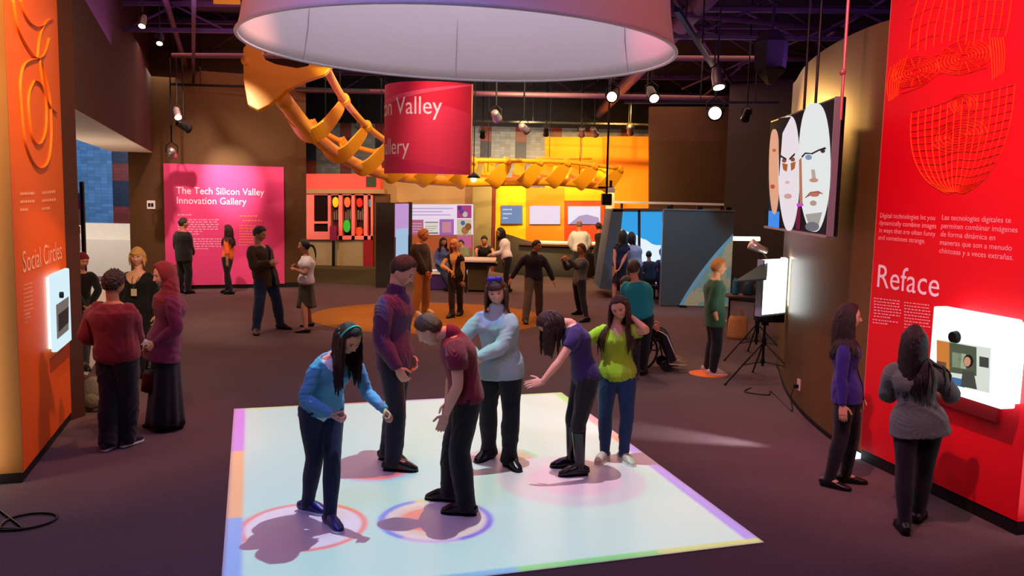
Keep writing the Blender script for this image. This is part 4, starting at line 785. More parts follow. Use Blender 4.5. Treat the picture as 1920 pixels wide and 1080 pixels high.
# ---------------------------------------------------------------- softbox lights, stands, bag, table behind
def stand(px, py, hgt, label, sprd=.62):
    g = fl(px, py); t = thing('light_stand', label, 'light stand', (g[0], g[1], 0), 0, 'black tripod light stands')
    obj('pole', MB().tube([(g[0], g[1], .22), (g[0], g[1], hgt*.6), (g[0], g[1], hgt)], [.018, .018, .012], 10), M_black, t)
    obj('collar', MB().tube([(g[0], g[1], .50), (g[0], g[1], .60)], .032, 12), M_black, t); obj('brace_collar', MB().tube([(g[0], g[1], .26), (g[0], g[1], .31)], .028, 12), M_black, t)
    for k, a in enumerate((205, 322, 85)):
        e = Vector((g[0]+sprd*math.cos(R(a)), g[1]+sprd*math.sin(R(a)), .012)); o = obj('leg', MB().tube([(g[0], g[1], .55), e], .012, 8), M_black, t)
        m_ = Vector((g[0], g[1], .55)).lerp(e, .55); obj('brace', MB().tube([(g[0], g[1], .28), m_], .007, 6), M_black, t); obj('rubber_foot', MB().ball(e, .018), M_black, o)
    return Vector((g[0], g[1], hgt))
s1 = stand(1428, 716, 1.35, 'front black tripod light stand beside the curved wall')
s2 = stand(1416, 672, 1.75, 'rear black tripod light stand, farther back by the curved wall', .6)
c = at(1462, 530, 10.75); t = thing('softbox', 'tall glowing white softbox panel against the curved wall', 'studio light', tuple(c))
X0, X1 = at(1436, 485, 10.3), at(1474, 590, 11.0); a = Vector((at(1430, 540, 10.75).x, 10.75, 0)); b = Vector((at(1474, 540, 11.05).x, 11.05, 0)); z0_, z1_ = at(1450, 590, 10.8).z, at(1450, 487, 10.8).z
SW = Wall((a.x, a.y), (b.x, b.y)); mb = MB(); SW.panel(mb, 0, SW.L, z0_, z1_, -.04, 0); obj('diffuser', mb, emis('softbox_glow', 'f0fbff', 3.2), t); mb = MB(); SW.panel(mb, -.03, 0, z0_, z1_, -.08, .01); SW.panel(mb, SW.L, SW.L+.02, z0_, z1_, -.08, .01); SW.panel(mb, -.03, SW.L+.02, z0_-.02, z0_, -.08, .01); obj('frame', mb, mat('softbox_frame', '9ab0c0', .5), t)
obj('mount', MB().tube([(s2.x, s2.y, 1.3), SW.P(.05, 1.3, -.05)], .02, 8), M_black, t)
obj('rear_glow', MB().box(SW.P(SW.L+.08, (z0_+z1_)/2, -.12), (.06, .05, z1_-z0_)), emis('softbox_wall_fill', 'f8fcff', 45.), t)  # added glowing bar that brightens the curved wall behind the softbox
c = Vector((s1.x, s1.y, 0)); t = thing('light_umbrella', 'black photo light umbrella hood on the rear stand', 'studio light', tuple(at(1400, 520, 10.6)))
apex = at(1440, 488, 10.9); rim = [at(1377, 527, 10.2), at(1384, 524, 11.2), at(1440, 505, 11.4), at(1437, 522, 10.1)]
obj('hood', MB().add([apex]+rim+[apex-Vector((0, 0, .02))]+[q-Vector((0, 0, .02)) for q in rim], [[0, 2, 1], [0, 3, 2], [0, 4, 3], [0, 1, 4], [5, 6, 7], [5, 7, 8], [5, 8, 9], [5, 9, 6], [1, 2, 7, 6], [2, 3, 8, 7], [3, 4, 9, 8], [4, 1, 6, 9]]), mat('hood_teal', '28423e', .6), t)
obj('arm', MB().tube([(s2.x, s2.y, 1.7), apex], .012, 6), M_black, t)
p = at(1424, 466, 10.9); t = thing('studio_lamp', 'small silver studio lamp on top of the rear stand', 'studio light', tuple(p)); obj('housing', MB().tube([p+Vector((-.12, 0, .06)), p, p+Vector((.1, 0, -.03))], [.075, .05, .04], 14), mat('lamp_silver', 'd8d0c8', .3, metal=.6), t, True)
obj('bracket', MB().tube([p, (s2.x, s2.y, 1.75)], .014, 8), M_black, t)
p = at(1385, 448, 18.6); p2 = at(1425, 448, 18.9); t = obj('wall_light_bar', MB().tube([at(1364, 447, 19.2), at(1424, 448, 18.7)], .05, 10), emis('bar_glow', 'fff4e0', 3.)); tag(t, 'long white light bar on the dusky wall beside the planet panel', 'light'); obj('rod', MB().tube([at(1366, 447, 19.2), at(1366, 447, 20.1)], .02, 6).tube([at(1422, 448, 18.7), at(1422, 448, 19.8)], .02, 6), M_black, t)
g = at(1450, 605, 10.45); t = thing('equipment_case', 'black case clipped on the front light stand', 'case', tuple(g)); obj('body', MB().box((s1.x+.05, s1.y, g.z+.02), (.36, .22, .24)), M_black, t, bevel=.015); obj('clamp', MB().box((s1.x, s1.y, g.z-.12), (.08, .08, .06)), M_black, t)
g = fl(1388, 628); t = thing('side_table', 'small dark table behind the light stands', 'table', (g[0], g[1], 0)); tz = .72
obj('top', MB().box((g[0]+.05, g[1], tz), (.75, .5, .03)), mat('table_brown', '5a3a28', .5), t)
for sx in (-1, 1):
    for sy in (-1, 1): obj('leg', MB().box((g[0]+.05+sx*.33, g[1]+sy*.2, tz/2), (.03, .03, tz)), M_black, t)
q = at(1375, 595, g[1]-.1); b0 = Vector((q.x, g[1]-.42, 0)); t = thing('tote_bag', 'tan tote bag on the floor behind the green-shirted man', 'bag', tuple(b0))
obj('body', MB().tube([b0, b0+Vector((0, 0, .05)), b0+Vector((0, 0, .34)), b0+Vector((0, 0, .4))], [.16, .19, .17, .15], 14, flat=.5), mat('bag_tan', 'c08a50', .8), t, True)
for s_ in (-1, 1): obj('handle', MB().tube([b0+Vector((-.08, s_*.05, .39)), b0+Vector((-.06, s_*.05, .52)), b0+Vector((.06, s_*.05, .52)), b0+Vector((.08, s_*.05, .39))], .01, 6), mat('strap_tan', 'a06a30', .8), t)
gx, gy = g; 
for (dx, dy, w_, h_, cc, lb) in [(-.12, .05, .12, .30, '2a7890', 'teal bottle-shaped pack on the small dark table'), (.10, 0, .2, .24, '1e3a48', 'dark blue pouch on the small dark table'), (.28, .05, .14, .2, '3a2c28', 'brown pouch at the right end of the small dark table')]:
    c0 = Vector((gx+dx, gy+dy, tz+.015)); o = obj('pouch', MB().tube([c0, c0+Vector((0, 0, h_*.2)), c0+Vector((0, 0, h_*.8)), c0+Vector((0, 0, h_))], [w_*.45, w_*.5, w_*.45, w_*.2], 12), mat('pouch_'+cc, cc, .7), smooth=True); tag(o, lb, 'pouch')
q = at(1477, 684, 10.3); 
cpi = min(CP, key=lambda p_: abs(p_.y-9.75)); qn = Vector((cpi.x-.012, cpi.y, .30)); t = thing('wall_outlet', 'white wall socket with a plugged cable low on the curved wall', 'socket', tuple(qn)); obj('plate', MB().box(qn, (.012, .09, .13), R(0)), mat('outlet_pink', 'e0c8c0', .5), t); obj('plug', MB().box(qn-Vector((.03, 0, .02)), (.05, .04, .04)), M_black, t)
e = Vector((*fl(1440, 742), .01)); obj('cable', MB().tube(smooth_path([qn-Vector((.05, 0, .02)), qn+Vector((-.1, -.05, -.15)), qn+Vector((-.1, -.1, -.29)), Vector((e.x+.1, e.y+.2, .01)), e, Vector((e.x-.25, e.y+.15, .01)), Vector((e.x-.1, e.y+.4, .01))], 8), .007, 6), M_black, t, True)
# cable loop on the carpet, bottom left
pts = [(0, 960), (20, 975), (42, 993), (25, 994), (0, 992), (20, 975), (60, 966), (95, 966), (108, 972), (90, 984), (50, 994), (0, 997), (-30, 990)]
tag(obj('floor_cable', MB().tube(smooth_path([Vector((*fl(x, y), .012)) for x, y in pts], 8), .009, 8), M_black, smooth=True), 'black cable lying in loops on the carpet at the lower left', 'cable')
# backpack pile by the left jamb
p = Vector((*fl(168, 768), 0)); RR = random.Random(5)
for (dx, dy, s_, cc, lb) in [(.08, -.02, .30, '6a6458', 'grey-olive backpack at the foot of the left wall opening'), (-.14, .16, .28, '3a2a1e', 'dark brown backpack leaning behind the grey one'), (.22, .12, .2, 'a89c88', 'small pale grey bag at the right of the backpack pile')]:
    c0 = p+Vector((dx, dy, 0)); t = thing('backpack', lb, 'bag', tuple(c0)); m_ = mat('pack_'+cc, cc, .85, bump=.6, bscale=30, var=.3)
    obj('body', MB().tube([c0+Vector((0, 0, .0)), c0+Vector((0, 0, .04)), c0+Vector((0, 0, s_*.6)), c0+Vector((0, 0, s_*1.1)), c0+Vector((0, 0, s_*1.25))], [s_*.5, s_*.58, s_*.55, s_*.38, s_*.12], 14, flat=.6), m_, t, True)
    obj('pocket', MB().ball(c0+Vector((0, -s_*.3, s_*.4)), s_*.32, sc=(1, .45, .9)), m_, t, True); obj('strap', MB().tube(smooth_path([c0+Vector((-s_*.2, s_*.2, s_*1.1)), c0+Vector((-s_*.5, -.05, s_*.8)), c0+Vector((-s_*.45, -.1, .03))], 5), .018, 6, flat=.4), M_dark, t, True)
# banner stand seen in the opening's left edge
p = at(148, 400, 13.2); t = thing('poster_stand', 'narrow poster strip with magenta and orange blocks in the left opening', 'poster', (p.x, 13.2, 0))
mb = MB().box((p.x+.06, 13.2, 1.25), (.05, .05, 2.5)); obj('pole', mb, M_black, t)
for (y0, y1, cc) in ((362, 376, '5878c0'), (376, 392, 'b03aa8'), (392, 422, 'cdb8a8'), (424, 438, 'd84a20'), (438, 470, 'b8c0d0')):
    a = at(141, y1, 13.18); b = at(151, y0, 13.18); obj('poster', MB().box(((a.x+b.x)/2, 13.16, (a.z+b.z)/2), (b.x-a.x, .02, b.z-a.z)), mat('post_'+cc, cc, .6), t)
area((-12, 20.5, 4.8), 5, 260, 'd8e4ff', look=(-13, 26, 2.5))

# ---------------------------------------------------------------- activity table
g = fl(925, 545); t = thing('activity_table', 'white topped activity table with dark wheeled base', 'table', (-.45, 21.2, 0)); tz = at(910, 492, 21.2).z
x0, x1 = at(868, 490, 21).x, at(930, 490, 21).x
obj('top', MB().box(((x0+x1)/2, 21.2, .80), (x1-x0, .95, .07)), mat('table_white', 'e0d0c0', .4), t, bevel=.02); obj('shelf', MB().box(((x0+x1)/2+.06, 21.2, .71), (x1-x0-.05, .8, .06)), M_black, t)
obj('base', MB().box(((x0+x1)/2-.05, 21.25, .36), (.5, .5, .64)), mat('table_base', '5a4828', .6), t, bevel=.02)
for sx in (-1, 1):
    for sy in (-1, 1): c = Vector(((x0+x1)/2+sx*.33, 21.2+sy*.3, .05)); obj('caster', MB().tube([c-Vector((.02, 0, 0)), c+Vector((.02, 0, 0))], .05, 14), M_black, t)
t = thing('bench', 'low white bench under the seated girl in blue', 'bench', (-1.85, 21.4, 0)); obj('seat', MB().box((-1.95, 21.4, .43), (.8, .4, .06)), M_white, t, bevel=.01); obj('frame', MB().box((-1.95, 21.4, .22), (.6, .3, .4)), mat('bench_purple', '4a2a6a', .6), t)
# ---------------------------------------------------------------- people
def V(*a): return np.array(a, float)
def nrm(v): n = np.linalg.norm(v); return v/n if n > 1e-9 else v
def orth(v, t): return nrm(v-t*np.dot(v, t))
def loft(mb, C, A, rx, ry, seg=16, pw=2.0, caps=True):
    """closed tube: ring i at C[i], half widths rx[i] along A[i] and ry[i] across"""
    n = len(C); vs = []
    for i in range(n):
        t = nrm(C[min(i+1, n-1)]-C[max(i-1, 0)]); u = orth(A[i], t); w_ = np.cross(t, u)
        for k in range(seg):
            a = 2*PI*k/seg; ca, sa = math.cos(a), math.sin(a); e = 2/pw
            vs.append(C[i]+u*rx[i]*math.copysign(abs(ca)**e, ca)+w_*ry[i]*math.copysign(abs(sa)**e, sa))
    fs = []
    for i in range(n-1):
        for k in range(seg): a = i*seg+k; b = i*seg+(k+1) % seg; fs.append([a, b, b+seg, a+seg])
    if caps: fs.append(list(range(seg))[::-1]); fs.append([(n-1)*seg+k for k in range(seg)])
    mb.add(vs, fs)
def limb(mb, pts, rs, ref, flat=1.0, seg=14, sub=4):
    """smooth tapering limb through joints"""
    P = [V(*p) for p in smooth_path([Vector(p) for p in pts], sub)]; m_ = len(P)
    rr = np.interp(np.linspace(0, len(pts)-1, m_), range(len(pts)), rs); a0 = nrm(P[1]-P[0]); a1 = nrm(P[-1]-P[-2])
    P = [P[0]-a0*rr[0]*.55]+P+[P[-1]+a1*rr[-1]*.3]; rr = [rr[0]*.6]+list(rr)+[rr[-1]*.8]
    loft(mb, P, [ref]*len(P), rr, [r*flat for r in rr], seg)
def remesh(mb, vox, sm=5):
    me = bpy.data.meshes.new('tmp'); me.from_pydata(mb.v, [], mb.f); o = bpy.data.objects.new('tmp', me); COL.objects.link(o)
    r = o.modifiers.new('r', 'REMESH'); r.mode = 'VOXEL'; r.voxel_size = vox
    if sm: s_ = o.modifiers.new('s', 'SMOOTH'); s_.factor = .5; s_.iterations = sm
    dg = bpy.context.evaluated_depsgraph_get(); m2 = bpy.data.meshes.new_from_object(o.evaluated_get(dg))
    n = len(m2.vertices); v = np.empty(n*3); m2.vertices.foreach_get('co', v); nn = np.empty(n*3); m2.vertices.foreach_get('normal', nn)
    f = [list(p.vertices) for p in m2.polygons]; bpy.data.objects.remove(o); bpy.data.meshes.remove(me); bpy.data.meshes.remove(m2)
    return v.reshape(-1, 3), f, nn.reshape(-1, 3)
def folds(v, nn, amp, sc, seed, along=None):
    r = np.random.RandomState(seed); q = v.copy()
    if along is not None: q = q-np.outer(q@along, along)*.6
    w_ = sum(np.sin(v@(r.randn(3)*sc*.55)+r.rand()*6)[:, None]*r.randn(3)*.07 for _ in range(4)); q = q+w_
    h = sum((1-np.abs(np.sin(q@(r.randn(3)*sc*(.45+.4*k))+r.rand()*6))*1.6)*(.6**k) for k in range(3)); g_m = .35+.65*np.clip(.5+.5*np.sin(v@(r.randn(3)*9)+r.rand()*6)+.4*np.sin(v@(r.randn(3)*14)), 0, 1.3); return v+nn*(h*amp*g_m)[:, None]
M_skin = None
def skin_mat():
    m = bpy.data.materials.new('skin_and_features'); m.use_nodes = True; t = NT(m.node_tree); b = m.node_tree.nodes['Principled BSDF']
    a = t.n('ShaderNodeAttribute'); a.attribute_name = 'Col'; m.node_tree.links.new(a.outputs['Color'], b.inputs['Base Color'])
    b.inputs['Roughness'].default_value = .5; b.inputs['Specular IOR Level'].default_value = .35; b.inputs['Subsurface Weight'].default_value = 0.0; return m
M_skin = skin_mat()
def cloth(c, rough=.85): return mat('cloth_'+c, c, rough, bump=.35, bscale=260, var=.12, vscale=18, sheen=.15)
def hairm(c): return mat('hair_'+c, c, .45, spec=.4, bump=.5, bscale=90, var=.35, vscale=30, stretch=(3, 3, .35))
def rad_profile(dx, dy, dz, feat=True, smile=False):
    """head surface in half-head-height units; dy forward"""
    x = .70*dx; z = dz*1.0; y = np.where(dy > 0, .84*np.abs(dy)**.85, .90*dy); s = np.clip(-z, 0, 1)
    x = x*(1-.34*s**1.8); y = np.where(dy < 0, y*(1-.52*s**1.3), y*(1-.06*s)); x = x*(1-.10*np.clip(z, 0, 1)**3)
    if feat:
        w_ = np.clip(dy*2.2, 0, 1); ax = np.abs(x); g = lambda a, b: np.exp(-(a/b)**2)
        t = np.clip((.14-z)/.42, 0, 1); nose = .23*t**1.15*np.where(z < -.28, g(z+.28, .055), 1)*np.exp(-(ax/(.07+.05*t))**2)
        f = nose-.085*g(ax-.27, .15)*g(z-.03, .10)+.035*g(ax-.27, .10)*g(z-.02, .055)+.035*g(ax-.22, .2)*g(z-.19, .07)+.045*g(ax-.36, .17)*g(z+.28, .2)
        f = f+.055*g(x, .2)*g(z+.50, .085)-.03*g(x, .17)*g(z+.515, .018)+.07*g(x, .2)*g(z+.84, .15)-.03*g(x, .25)*g(z+.66, .06)
        y = y+f*w_
    return x, y, z
def head_grid(nt, npn):
    th = np.linspace(0, PI, nt); u = np.linspace(-1, 1, npn, endpoint=False); ph = PI*np.sign(u)*np.abs(u)**1.45
    TH, PH = np.meshgrid(th, ph, indexing='ij'); dx, dy, dz = np.sin(TH)*np.sin(PH), np.sin(TH)*np.cos(PH), np.cos(TH)
    fs = []
    for i in range(nt-1):
        for k in range(npn): a = i*npn+k; b = i*npn+(k+1) % npn; fs.append([a, a+npn, b+npn, b])
    return dx.ravel(), dy.ravel(), dz.ravel(), PH.ravel(), fs
def ik(a, b, l1, l2, pole, stretch=False):
    d = b-a; L = np.linalg.norm(d)
    if L > (l1+l2)*.998:
        if stretch: k = L/((l1+l2)*.998); l1 *= k; l2 *= k
        else: b = a+d/L*(l1+l2)*.998; d = b-a; L = np.linalg.norm(d)
    n = d/L; x = (l1*l1-l2*l2+L*L)/(2*L); h = math.sqrt(max(l1*l1-x*x, 0)); return a+n*x+orth(pole, n)*h, b
def hand(mb, w_, d, s, n, H, curl, sgn):
    """w_ wrist, d hand direction, s towards the thumb, n out of the palm"""
    k = H/1.7; d = nrm(d); s = orth(s, d); n = np.cross(d, s)*1.0; n = n if np.dot(n, n0_[0]) > 0 else -n
    pl = .088*k; C = [w_-d*.02*k, w_+d*.015*k, w_+d*.05*k, w_+d*pl]
    loft(mb, C, [s]*4, [.024*k, .030*k, .038*k, .037*k], [.017*k, .016*k, .014*k, .010*k], 12, 2.6)
    for i, (o_, L, r) in enumerate(((.027, .070, .0088), (.009, .078, .0092), (-.010, .072, .0088), (-.028, .056, .0078))):
        p = w_+d*(pl-.008*k)+s*o_*k; a = 0.; pts = [p]; sp = s*o_*.35*(1-curl)
        for q_ in (.45, .32, .25):
            a += curl*(1.15 if q_ < .45 else .9)+.12; dr = nrm(d*math.cos(a)+n*math.sin(a)+sp*4*k); p = p+dr*L*q_*k; pts.append(p)
        limb(mb, pts, [r*k, r*k, r*.92*k, r*.72*k], s, 1, 8, 2)
    p = w_+d*.022*k+s*.024*k; a = nrm(s*.75+d*.55+n*(.15+.5*curl)); p1 = p+a*.034*k; b = nrm(s*(.45-.6*curl)+d*.8+n*(.1+.8*curl)); p2 = p1+b*.03*k; p3 = p2+nrm(b+n*curl*.4)*.022*k
    limb(mb, [p, p1, p2, p3], [.013*k, .0105*k, .0098*k, .0075*k], n, 1, 8, 2)
n0_ = [V(0, 0, 1)]
LOD = {0: dict(v=.0065, c=.0085, hg=(110, 120), locks=44, seg=8), 1: dict(v=.011, c=.014, hg=(64, 72), locks=26, seg=6), 2: dict(v=.017, c=.02, hg=(44, 48), locks=16, seg=5)}
NP = [0]
def proj(p):
    x, y, z = p[0], p[1], p[2]-CAM_H; c_, s_ = math.cos(PITCH), math.sin(PITCH); d = y*c_-z*s_; a = x/d; b = (y*s_+z*c_)/d; cr, sr = math.cos(ROLL), math.sin(ROLL)
    return (960+FPX*(a*cr+b*sr), 540-FPX*(-a*sr+b*cr))
def person(label, H, yaw, feet, lod=1, female=False, fat=1.0, pel=None, neck=None, head=None, hy=None, hp=8, hr=0, sy=None, hands=None, poles=(None, None), curl=(.35, .35), hdir=(None, None),
           skin='c89070', top=None, bottom=None, shoes=None, hair=None, toes=(None, None), pelo=(0, 0, 0), knees=(None, None), Y0=None, seated=False, smile=False, group=None, brow='2a1a12', footz=0.):
    NP[0] += 1; seed = NP[0]*13; Q = LOD[lod]; k = H/1.7
    fv = lambda a: V(math.sin(R(a)), -math.cos(R(a)), 0); lv = lambda a: V(math.cos(R(a)), math.sin(R(a)), 0); up = V(0, 0, 1)
    F = []
    for p in feet:
        if len(p) == 2: g = fl(*p); F.append(V(g[0], g[1], footz))
        else: F.append(V(*p))
    mf = (F[0]+F[1])/2; Yb = mf[1] if Y0 is None else Y0
    w3 = lambda p: V(*at(p[0], p[1], Yb+(p[2] if len(p) > 2 else 0)))
    pc = V(mf[0]+pelo[0], mf[1]+pelo[1], .525*H+footz+pelo[2]) if pel is None else w3(pel)
    f, l = fv(yaw), lv(yaw); sy = yaw if sy is None else sy; fs_, ls = fv(sy), lv(sy)
    nd = up*1.0+f*.02 if neck is None else nrm(w3(neck)-pc); nd = nrm(nd); nk = pc+nd*.295*H
    hd = nrm(nd*.8+up*.2+f*.22) if head is None else nrm(w3(head)-nk)
    if lod == 2: hd = nrm(nd*.8+up*.2+f*.22)
    hc = nk+hd*.106*H
    hy = yaw if hy is None else hy; hf = fv(hy)*math.cos(R(hp))-up*math.sin(R(hp)); hu = up*math.cos(R(hp))+fv(hy)*math.sin(R(hp)); hl = lv(hy)
    if hr: hu, hl = hu*math.cos(R(hr))+hl*math.sin(R(hr)), hl*math.cos(R(hr))-hu*math.sin(R(hr))

    root = thing('person', label, 'person', (float(mf[0]), float(mf[1]), float(footz)), 0, group)
    # spine with a soft bend
    ax = nrm(nk-pc); L = .295*H; bend = f*(.012*H); t1 = lambda t: pc+ax*t*H+bend*math.sin(PI*min(max(t/.295, 0), 1))*-.6
    latf = lambda t: nrm(l*(1-min(max(t/.26, 0), 1))+ls*min(max(t/.26, 0), 1))
    if female: prof = [(-.045, .055, .040), (-.02, .096, .062), (.01, .103, .068), (.05, .095, .062), (.10, .073, .050), (.14, .074, .052), (.19, .085, .068), (.215, .088, .070), (.245, .088, .056), (.272, .072, .044), (.29, .038, .034), (.30, .030, .030)]; sw, pw_ = .088, .053
    else: prof = [(-.045, .055, .040), (-.02, .092, .060), (.01, .096, .064), (.05, .090, .060), (.10, .082, .056), (.14, .085, .058), (.19, .096, .066), (.22, .102, .067), (.248, .104, .060), (.272, .084, .046), (.29, .042, .037), (.30, .034, .034)]; sw, pw_ = .101, .050
    fm = lambda t: fat if t < .24 else 1+(fat-1)*.4
    def torso(mb, t0, t1_, ease=0., flare=0., n=14, belly=0.):
        ts = np.linspace(t0, t1_, n); a = np.array(prof); C = []; A = []; X = []; Yy = []
        for t in ts:
            tt = max(t, -.02) if flare or t < -.02 and t0 < -.05 else t
            fl_ = flare*max(0, (.08-t))/.14; C.append(t1(t)); A.append(latf(t)); X.append(np.interp(tt, a[:, 0], a[:, 1])*H*fm(t)+ease+fl_); Yy.append(np.interp(tt, a[:, 0], a[:, 2])*H*fm(t)+ease+fl_)
        loft(mb, C, A, X, Yy, 24, 2.3)
    SH = [t1(.256)+ls*sw*H*s_*(1+(fat-1)*.3) for s_ in (1, -1)]; HP = [pc+l*pw_*H*s_ for s_ in (1, -1)]
    tf = [fv(toes[i]) if toes[i] is not None else fv(yaw+(8 if i == 0 else -8)) for i in (0, 1)]
    AN = [F[i]-tf[i]*.035*H*.6+up*.045*H for i in (0, 1)]; KN = []
    for i in (0, 1):
        kn, an = ik(HP[i], AN[i], .24*H, .243*H, V(*knees[i]) if knees[i] is not None else tf[i]+f*.3, True); KN.append(kn)
    HD = []; EL = []; 
    for i in (0, 1):
        s_ = 1 if i == 0 else -1
        if hands is None or hands[i] is None: h = SH[i]+V(0, 0, -.30*H)+l*s_*.035*H+f*.045*H
        else: h = w3(hands[i]) if len(hands[i]) == 3 and not isinstance(hands[i], np.ndarray) else hands[i]
        pole = V(*poles[i]) if poles[i] is not None else -f*.8+l*s_*.5-up*.5
        e, h = ik(SH[i], h, .165*H, .145*H, pole); EL.append(e); HD.append(h)
    # body skin
    mb = MB(); torso(mb, -.045, .298); neck_top = hc-hu*.03*H-hf*.012*H
    limb(mb, [t1(.27), nk+ax*.005*H, neck_top], [.040*H, .0335*H if not female else .029*H, .033*H if not female else .028*H], ls, 1, 14)
    am = .9 if female else 1.0; fa = 1+(fat-1)*.7; hands_mb = MB()
    for i in (0, 1):
        s_ = 1 if i == 0 else -1; u_ = EL[i]-SH[i]; fo = HD[i]-EL[i]
        limb(mb, [SH[i]-ls*s_*.02*H, SH[i]+u_*.25, SH[i]+u_*.6, EL[i], EL[i]+fo*.3, EL[i]+fo*.75, HD[i]], [a*H*am*fa for a in (.027, .0285, .0265, .0235, .0245, .018, .0150)], ls, 1, 14)
        d = nrm(fo) if hdir[i] is None else nrm(V(*hdir[i])); th = f*.9+ls*s_*-.15 if abs(np.dot(d, f)) < .8 else up*.8-ls*s_*.5; n0_[0] = -ls*s_*.8-up*.4
        hand(hands_mb if lod < 2 else mb, HD[i], d, th, None, H, curl[i], s_)
        limb(mb, [HP[i]+up*.0, HP[i]+(KN[i]-HP[i])*.4, KN[i], KN[i]+(AN[i]-KN[i])*.3, AN[i]+(KN[i]-AN[i])*.25, AN[i]], [a*H*(fat if j < 2 else fa) for j, a in enumerate((.052, .047, .033, .034, .024, .021))], l, 1, 14)
        loft(mb, [F[i]-tf[i]*.035*H+up*.03*H, F[i]+up*.035*H, F[i]+tf[i]*.05*H+up*.018*H, F[i]+tf[i]*.085*H+up*.012*H], [np.cross(up, tf[i])]*4, [.018*H, .022*H, .024*H, .012*H], [.016*H, .018*H, .009*H, .006*H], 12)
    v, fc, _ = remesh(mb, Q['v'], 4); VV = [v]; FF = list(fc); nb = len(v)
    if hands_mb.n:
        hv, hfc, _ = remesh(hands_mb, .0034 if lod == 0 else .005, 2); FF += [[j+nb for j in q_] for q_ in hfc]; VV.append(hv); nb += len(hv)
    dx, dy, dz, PHI, hfs = head_grid(*Q['hg']); X_, Y_, Z_ = rad_profile(dx, dy, dz); hs = .0685*H
    hw = lambda x, y, z: hc+np.outer(x, hl)*hs+np.outer(y, hf)*hs+np.outer(z, hu)*hs*1.02
    sk = np.array(lin(skin)); hcol = np.tile(sk, (len(X_), 1)); ax_ = np.abs(X_); fr = dy > .1
    def paint(m_, c): hcol[m_ & fr] = lin(c)
    hcol[fr & (np.hypot((ax_-.36)/.2, (Z_+.25)/.17) < 1)] = sk*V(1.04, .86, .84)
    paint(np.hypot(X_/.20, (Z_+.50)/.060) < 1, 'a8584e' if female else '9a6254')
    if smile: paint(np.hypot(X_/.17, (Z_+.505)/.034) < 1, 'f0e8e0')
    eye = np.hypot((ax_-.27)/.110, (Z_-.03)/.040); paint(eye < 1.3, '4a2a20'); paint(eye < .95, 'd8cec8'); paint(np.hypot((ax_-.27)/.052, (Z_-.03)/.050) < 1, '20120c')
    paint((np.abs(Z_-(.19-.12*(ax_-.27)**2*4)) < .026) & (ax_ > .12) & (ax_ < .42), brow); paint(np.hypot((ax_-.06)/.03, (Z_+.335)/.018) < 1, '5a2a20')
    VV.append(hw(X_, Y_, Z_)); FF += [[j+nb for j in q_] for q_ in hfs]; nb += len(X_)
    eb = MB()
    for s_ in (1, -1): eb.ball((0, 0, 0), 1, 12, 8)
    ev = np.array(eb.v); n_ = len(ev)//2; ev = ev*V(.055, .13, .19); ev[:n_] += V(.675, -.06, -.10); ev[n_:] += V(-.675, -.06, -.10)
    VV.append(hw(ev[:, 0], ev[:, 1], ev[:, 2])); FF += [[j+nb for j in q_] for q_ in eb.f]; nb += len(ev)
    allv = np.vstack(VV); body = mk('body', allv, FF, M_skin, root, True); colr = np.tile(np.append(sk, 1.), (len(allv), 1)); o0 = len(allv)-len(ev)-len(X_); colr[o0:o0+len(X_), :3] = hcol
    ca = body.data.color_attributes.new('Col', 'FLOAT_COLOR', 'POINT'); ca.data.foreach_set('color', colr.ravel())
    # frame of reference for cutting clothes open
    def loc(vv): d = vv-pc; t = d@ax/H; x = np.where(True, d@ls, 0); y = (d-np.outer(d@ax, ax))@fs_; return x/H, y/H, t
    def keepf(vv, fc, pred):
        m_ = pred(*loc(vv)); fc = [q_ for q_ in fc if not all(m_[j] for j in q_)]; from collections import Counter, defaultdict
        C_ = Counter(); 
        for q_ in fc:
            for j in range(len(q_)): e_ = (q_[j], q_[(j+1) % len(q_)]); C_[(min(e_), max(e_))] += 1
        nb_ = defaultdict(list)
        for (a_, b_), n_ in C_.items():
            if n_ == 1: nb_[a_].append(b_); nb_[b_].append(a_)
        ks = list(nb_)
        for _ in range(10):
            new = {a_: vv[nb_[a_]].mean(0)*.6+vv[a_]*.4 for a_ in ks}
            for a_ in ks: vv[a_] = new[a_]
        return fc
    # top
    if top:
        for T_ in (top if isinstance(top, list) else [top]):
            mb = MB(); es = T_.get('ease', .012)*k; hem = T_.get('hem', -.05); torso(mb, hem, T_.get('up', .29), es, T_.get('flare', 0.)*k)
            sl = T_.get('sleeve', 1.0)
            for i in (0, 1):
                s_ = 1 if i == 0 else -1; u_ = EL[i]-SH[i]; fo = HD[i]-EL[i]; e2 = es*T_.get('sease', 1.); am2 = am*fa
                if sl <= 0: continue
                pts = [SH[i]-ls*s_*.03*H+ax*.004*H, SH[i]+u_*.25, SH[i]+u_*min(.6, sl*1.2)]; rs = [.029*H*am2+es, .030*H*am2+e2*.9, .028*H*am2+e2*.9]
                if sl > .5: pts += [EL[i], EL[i]+fo*min(.4, (sl-.5))]; rs += [.0245*H*am2+e2, .0255*H*am2+e2*.9]
                if sl >= .95: pts += [EL[i]+fo*.75, EL[i]+fo*(.97 if sl <= 1 else 1.03)]; rs += [.020*H*am2+e2*.8, .0165*H*am2+e2*.8]
                limb(mb, pts, rs, ls, 1, 14)
            if T_.get('collar'): limb(mb, [t1(.283), t1(.298), t1(.30)+hd*.022*H], [.046*H, .040*H+es*.3, .038*H+es*.3], ls, 1, 16)
            v, fc, nn = remesh(mb, Q['c'], 4); v = folds(v, nn, T_.get('fold', .0035)*k, T_.get('fs', 26), seed, ax*.5)
            if T_.get('open'): wd = T_['open']; fc = keepf(v, fc, lambda x, y, t: (y > .0) & (np.abs(x-T_.get('ox', 0)) < wd*(.35+1.0*np.clip((t-.12)/.17, 0, 1)+.6*np.clip((.06-t)/.1, 0, 1))) & (t < .31))
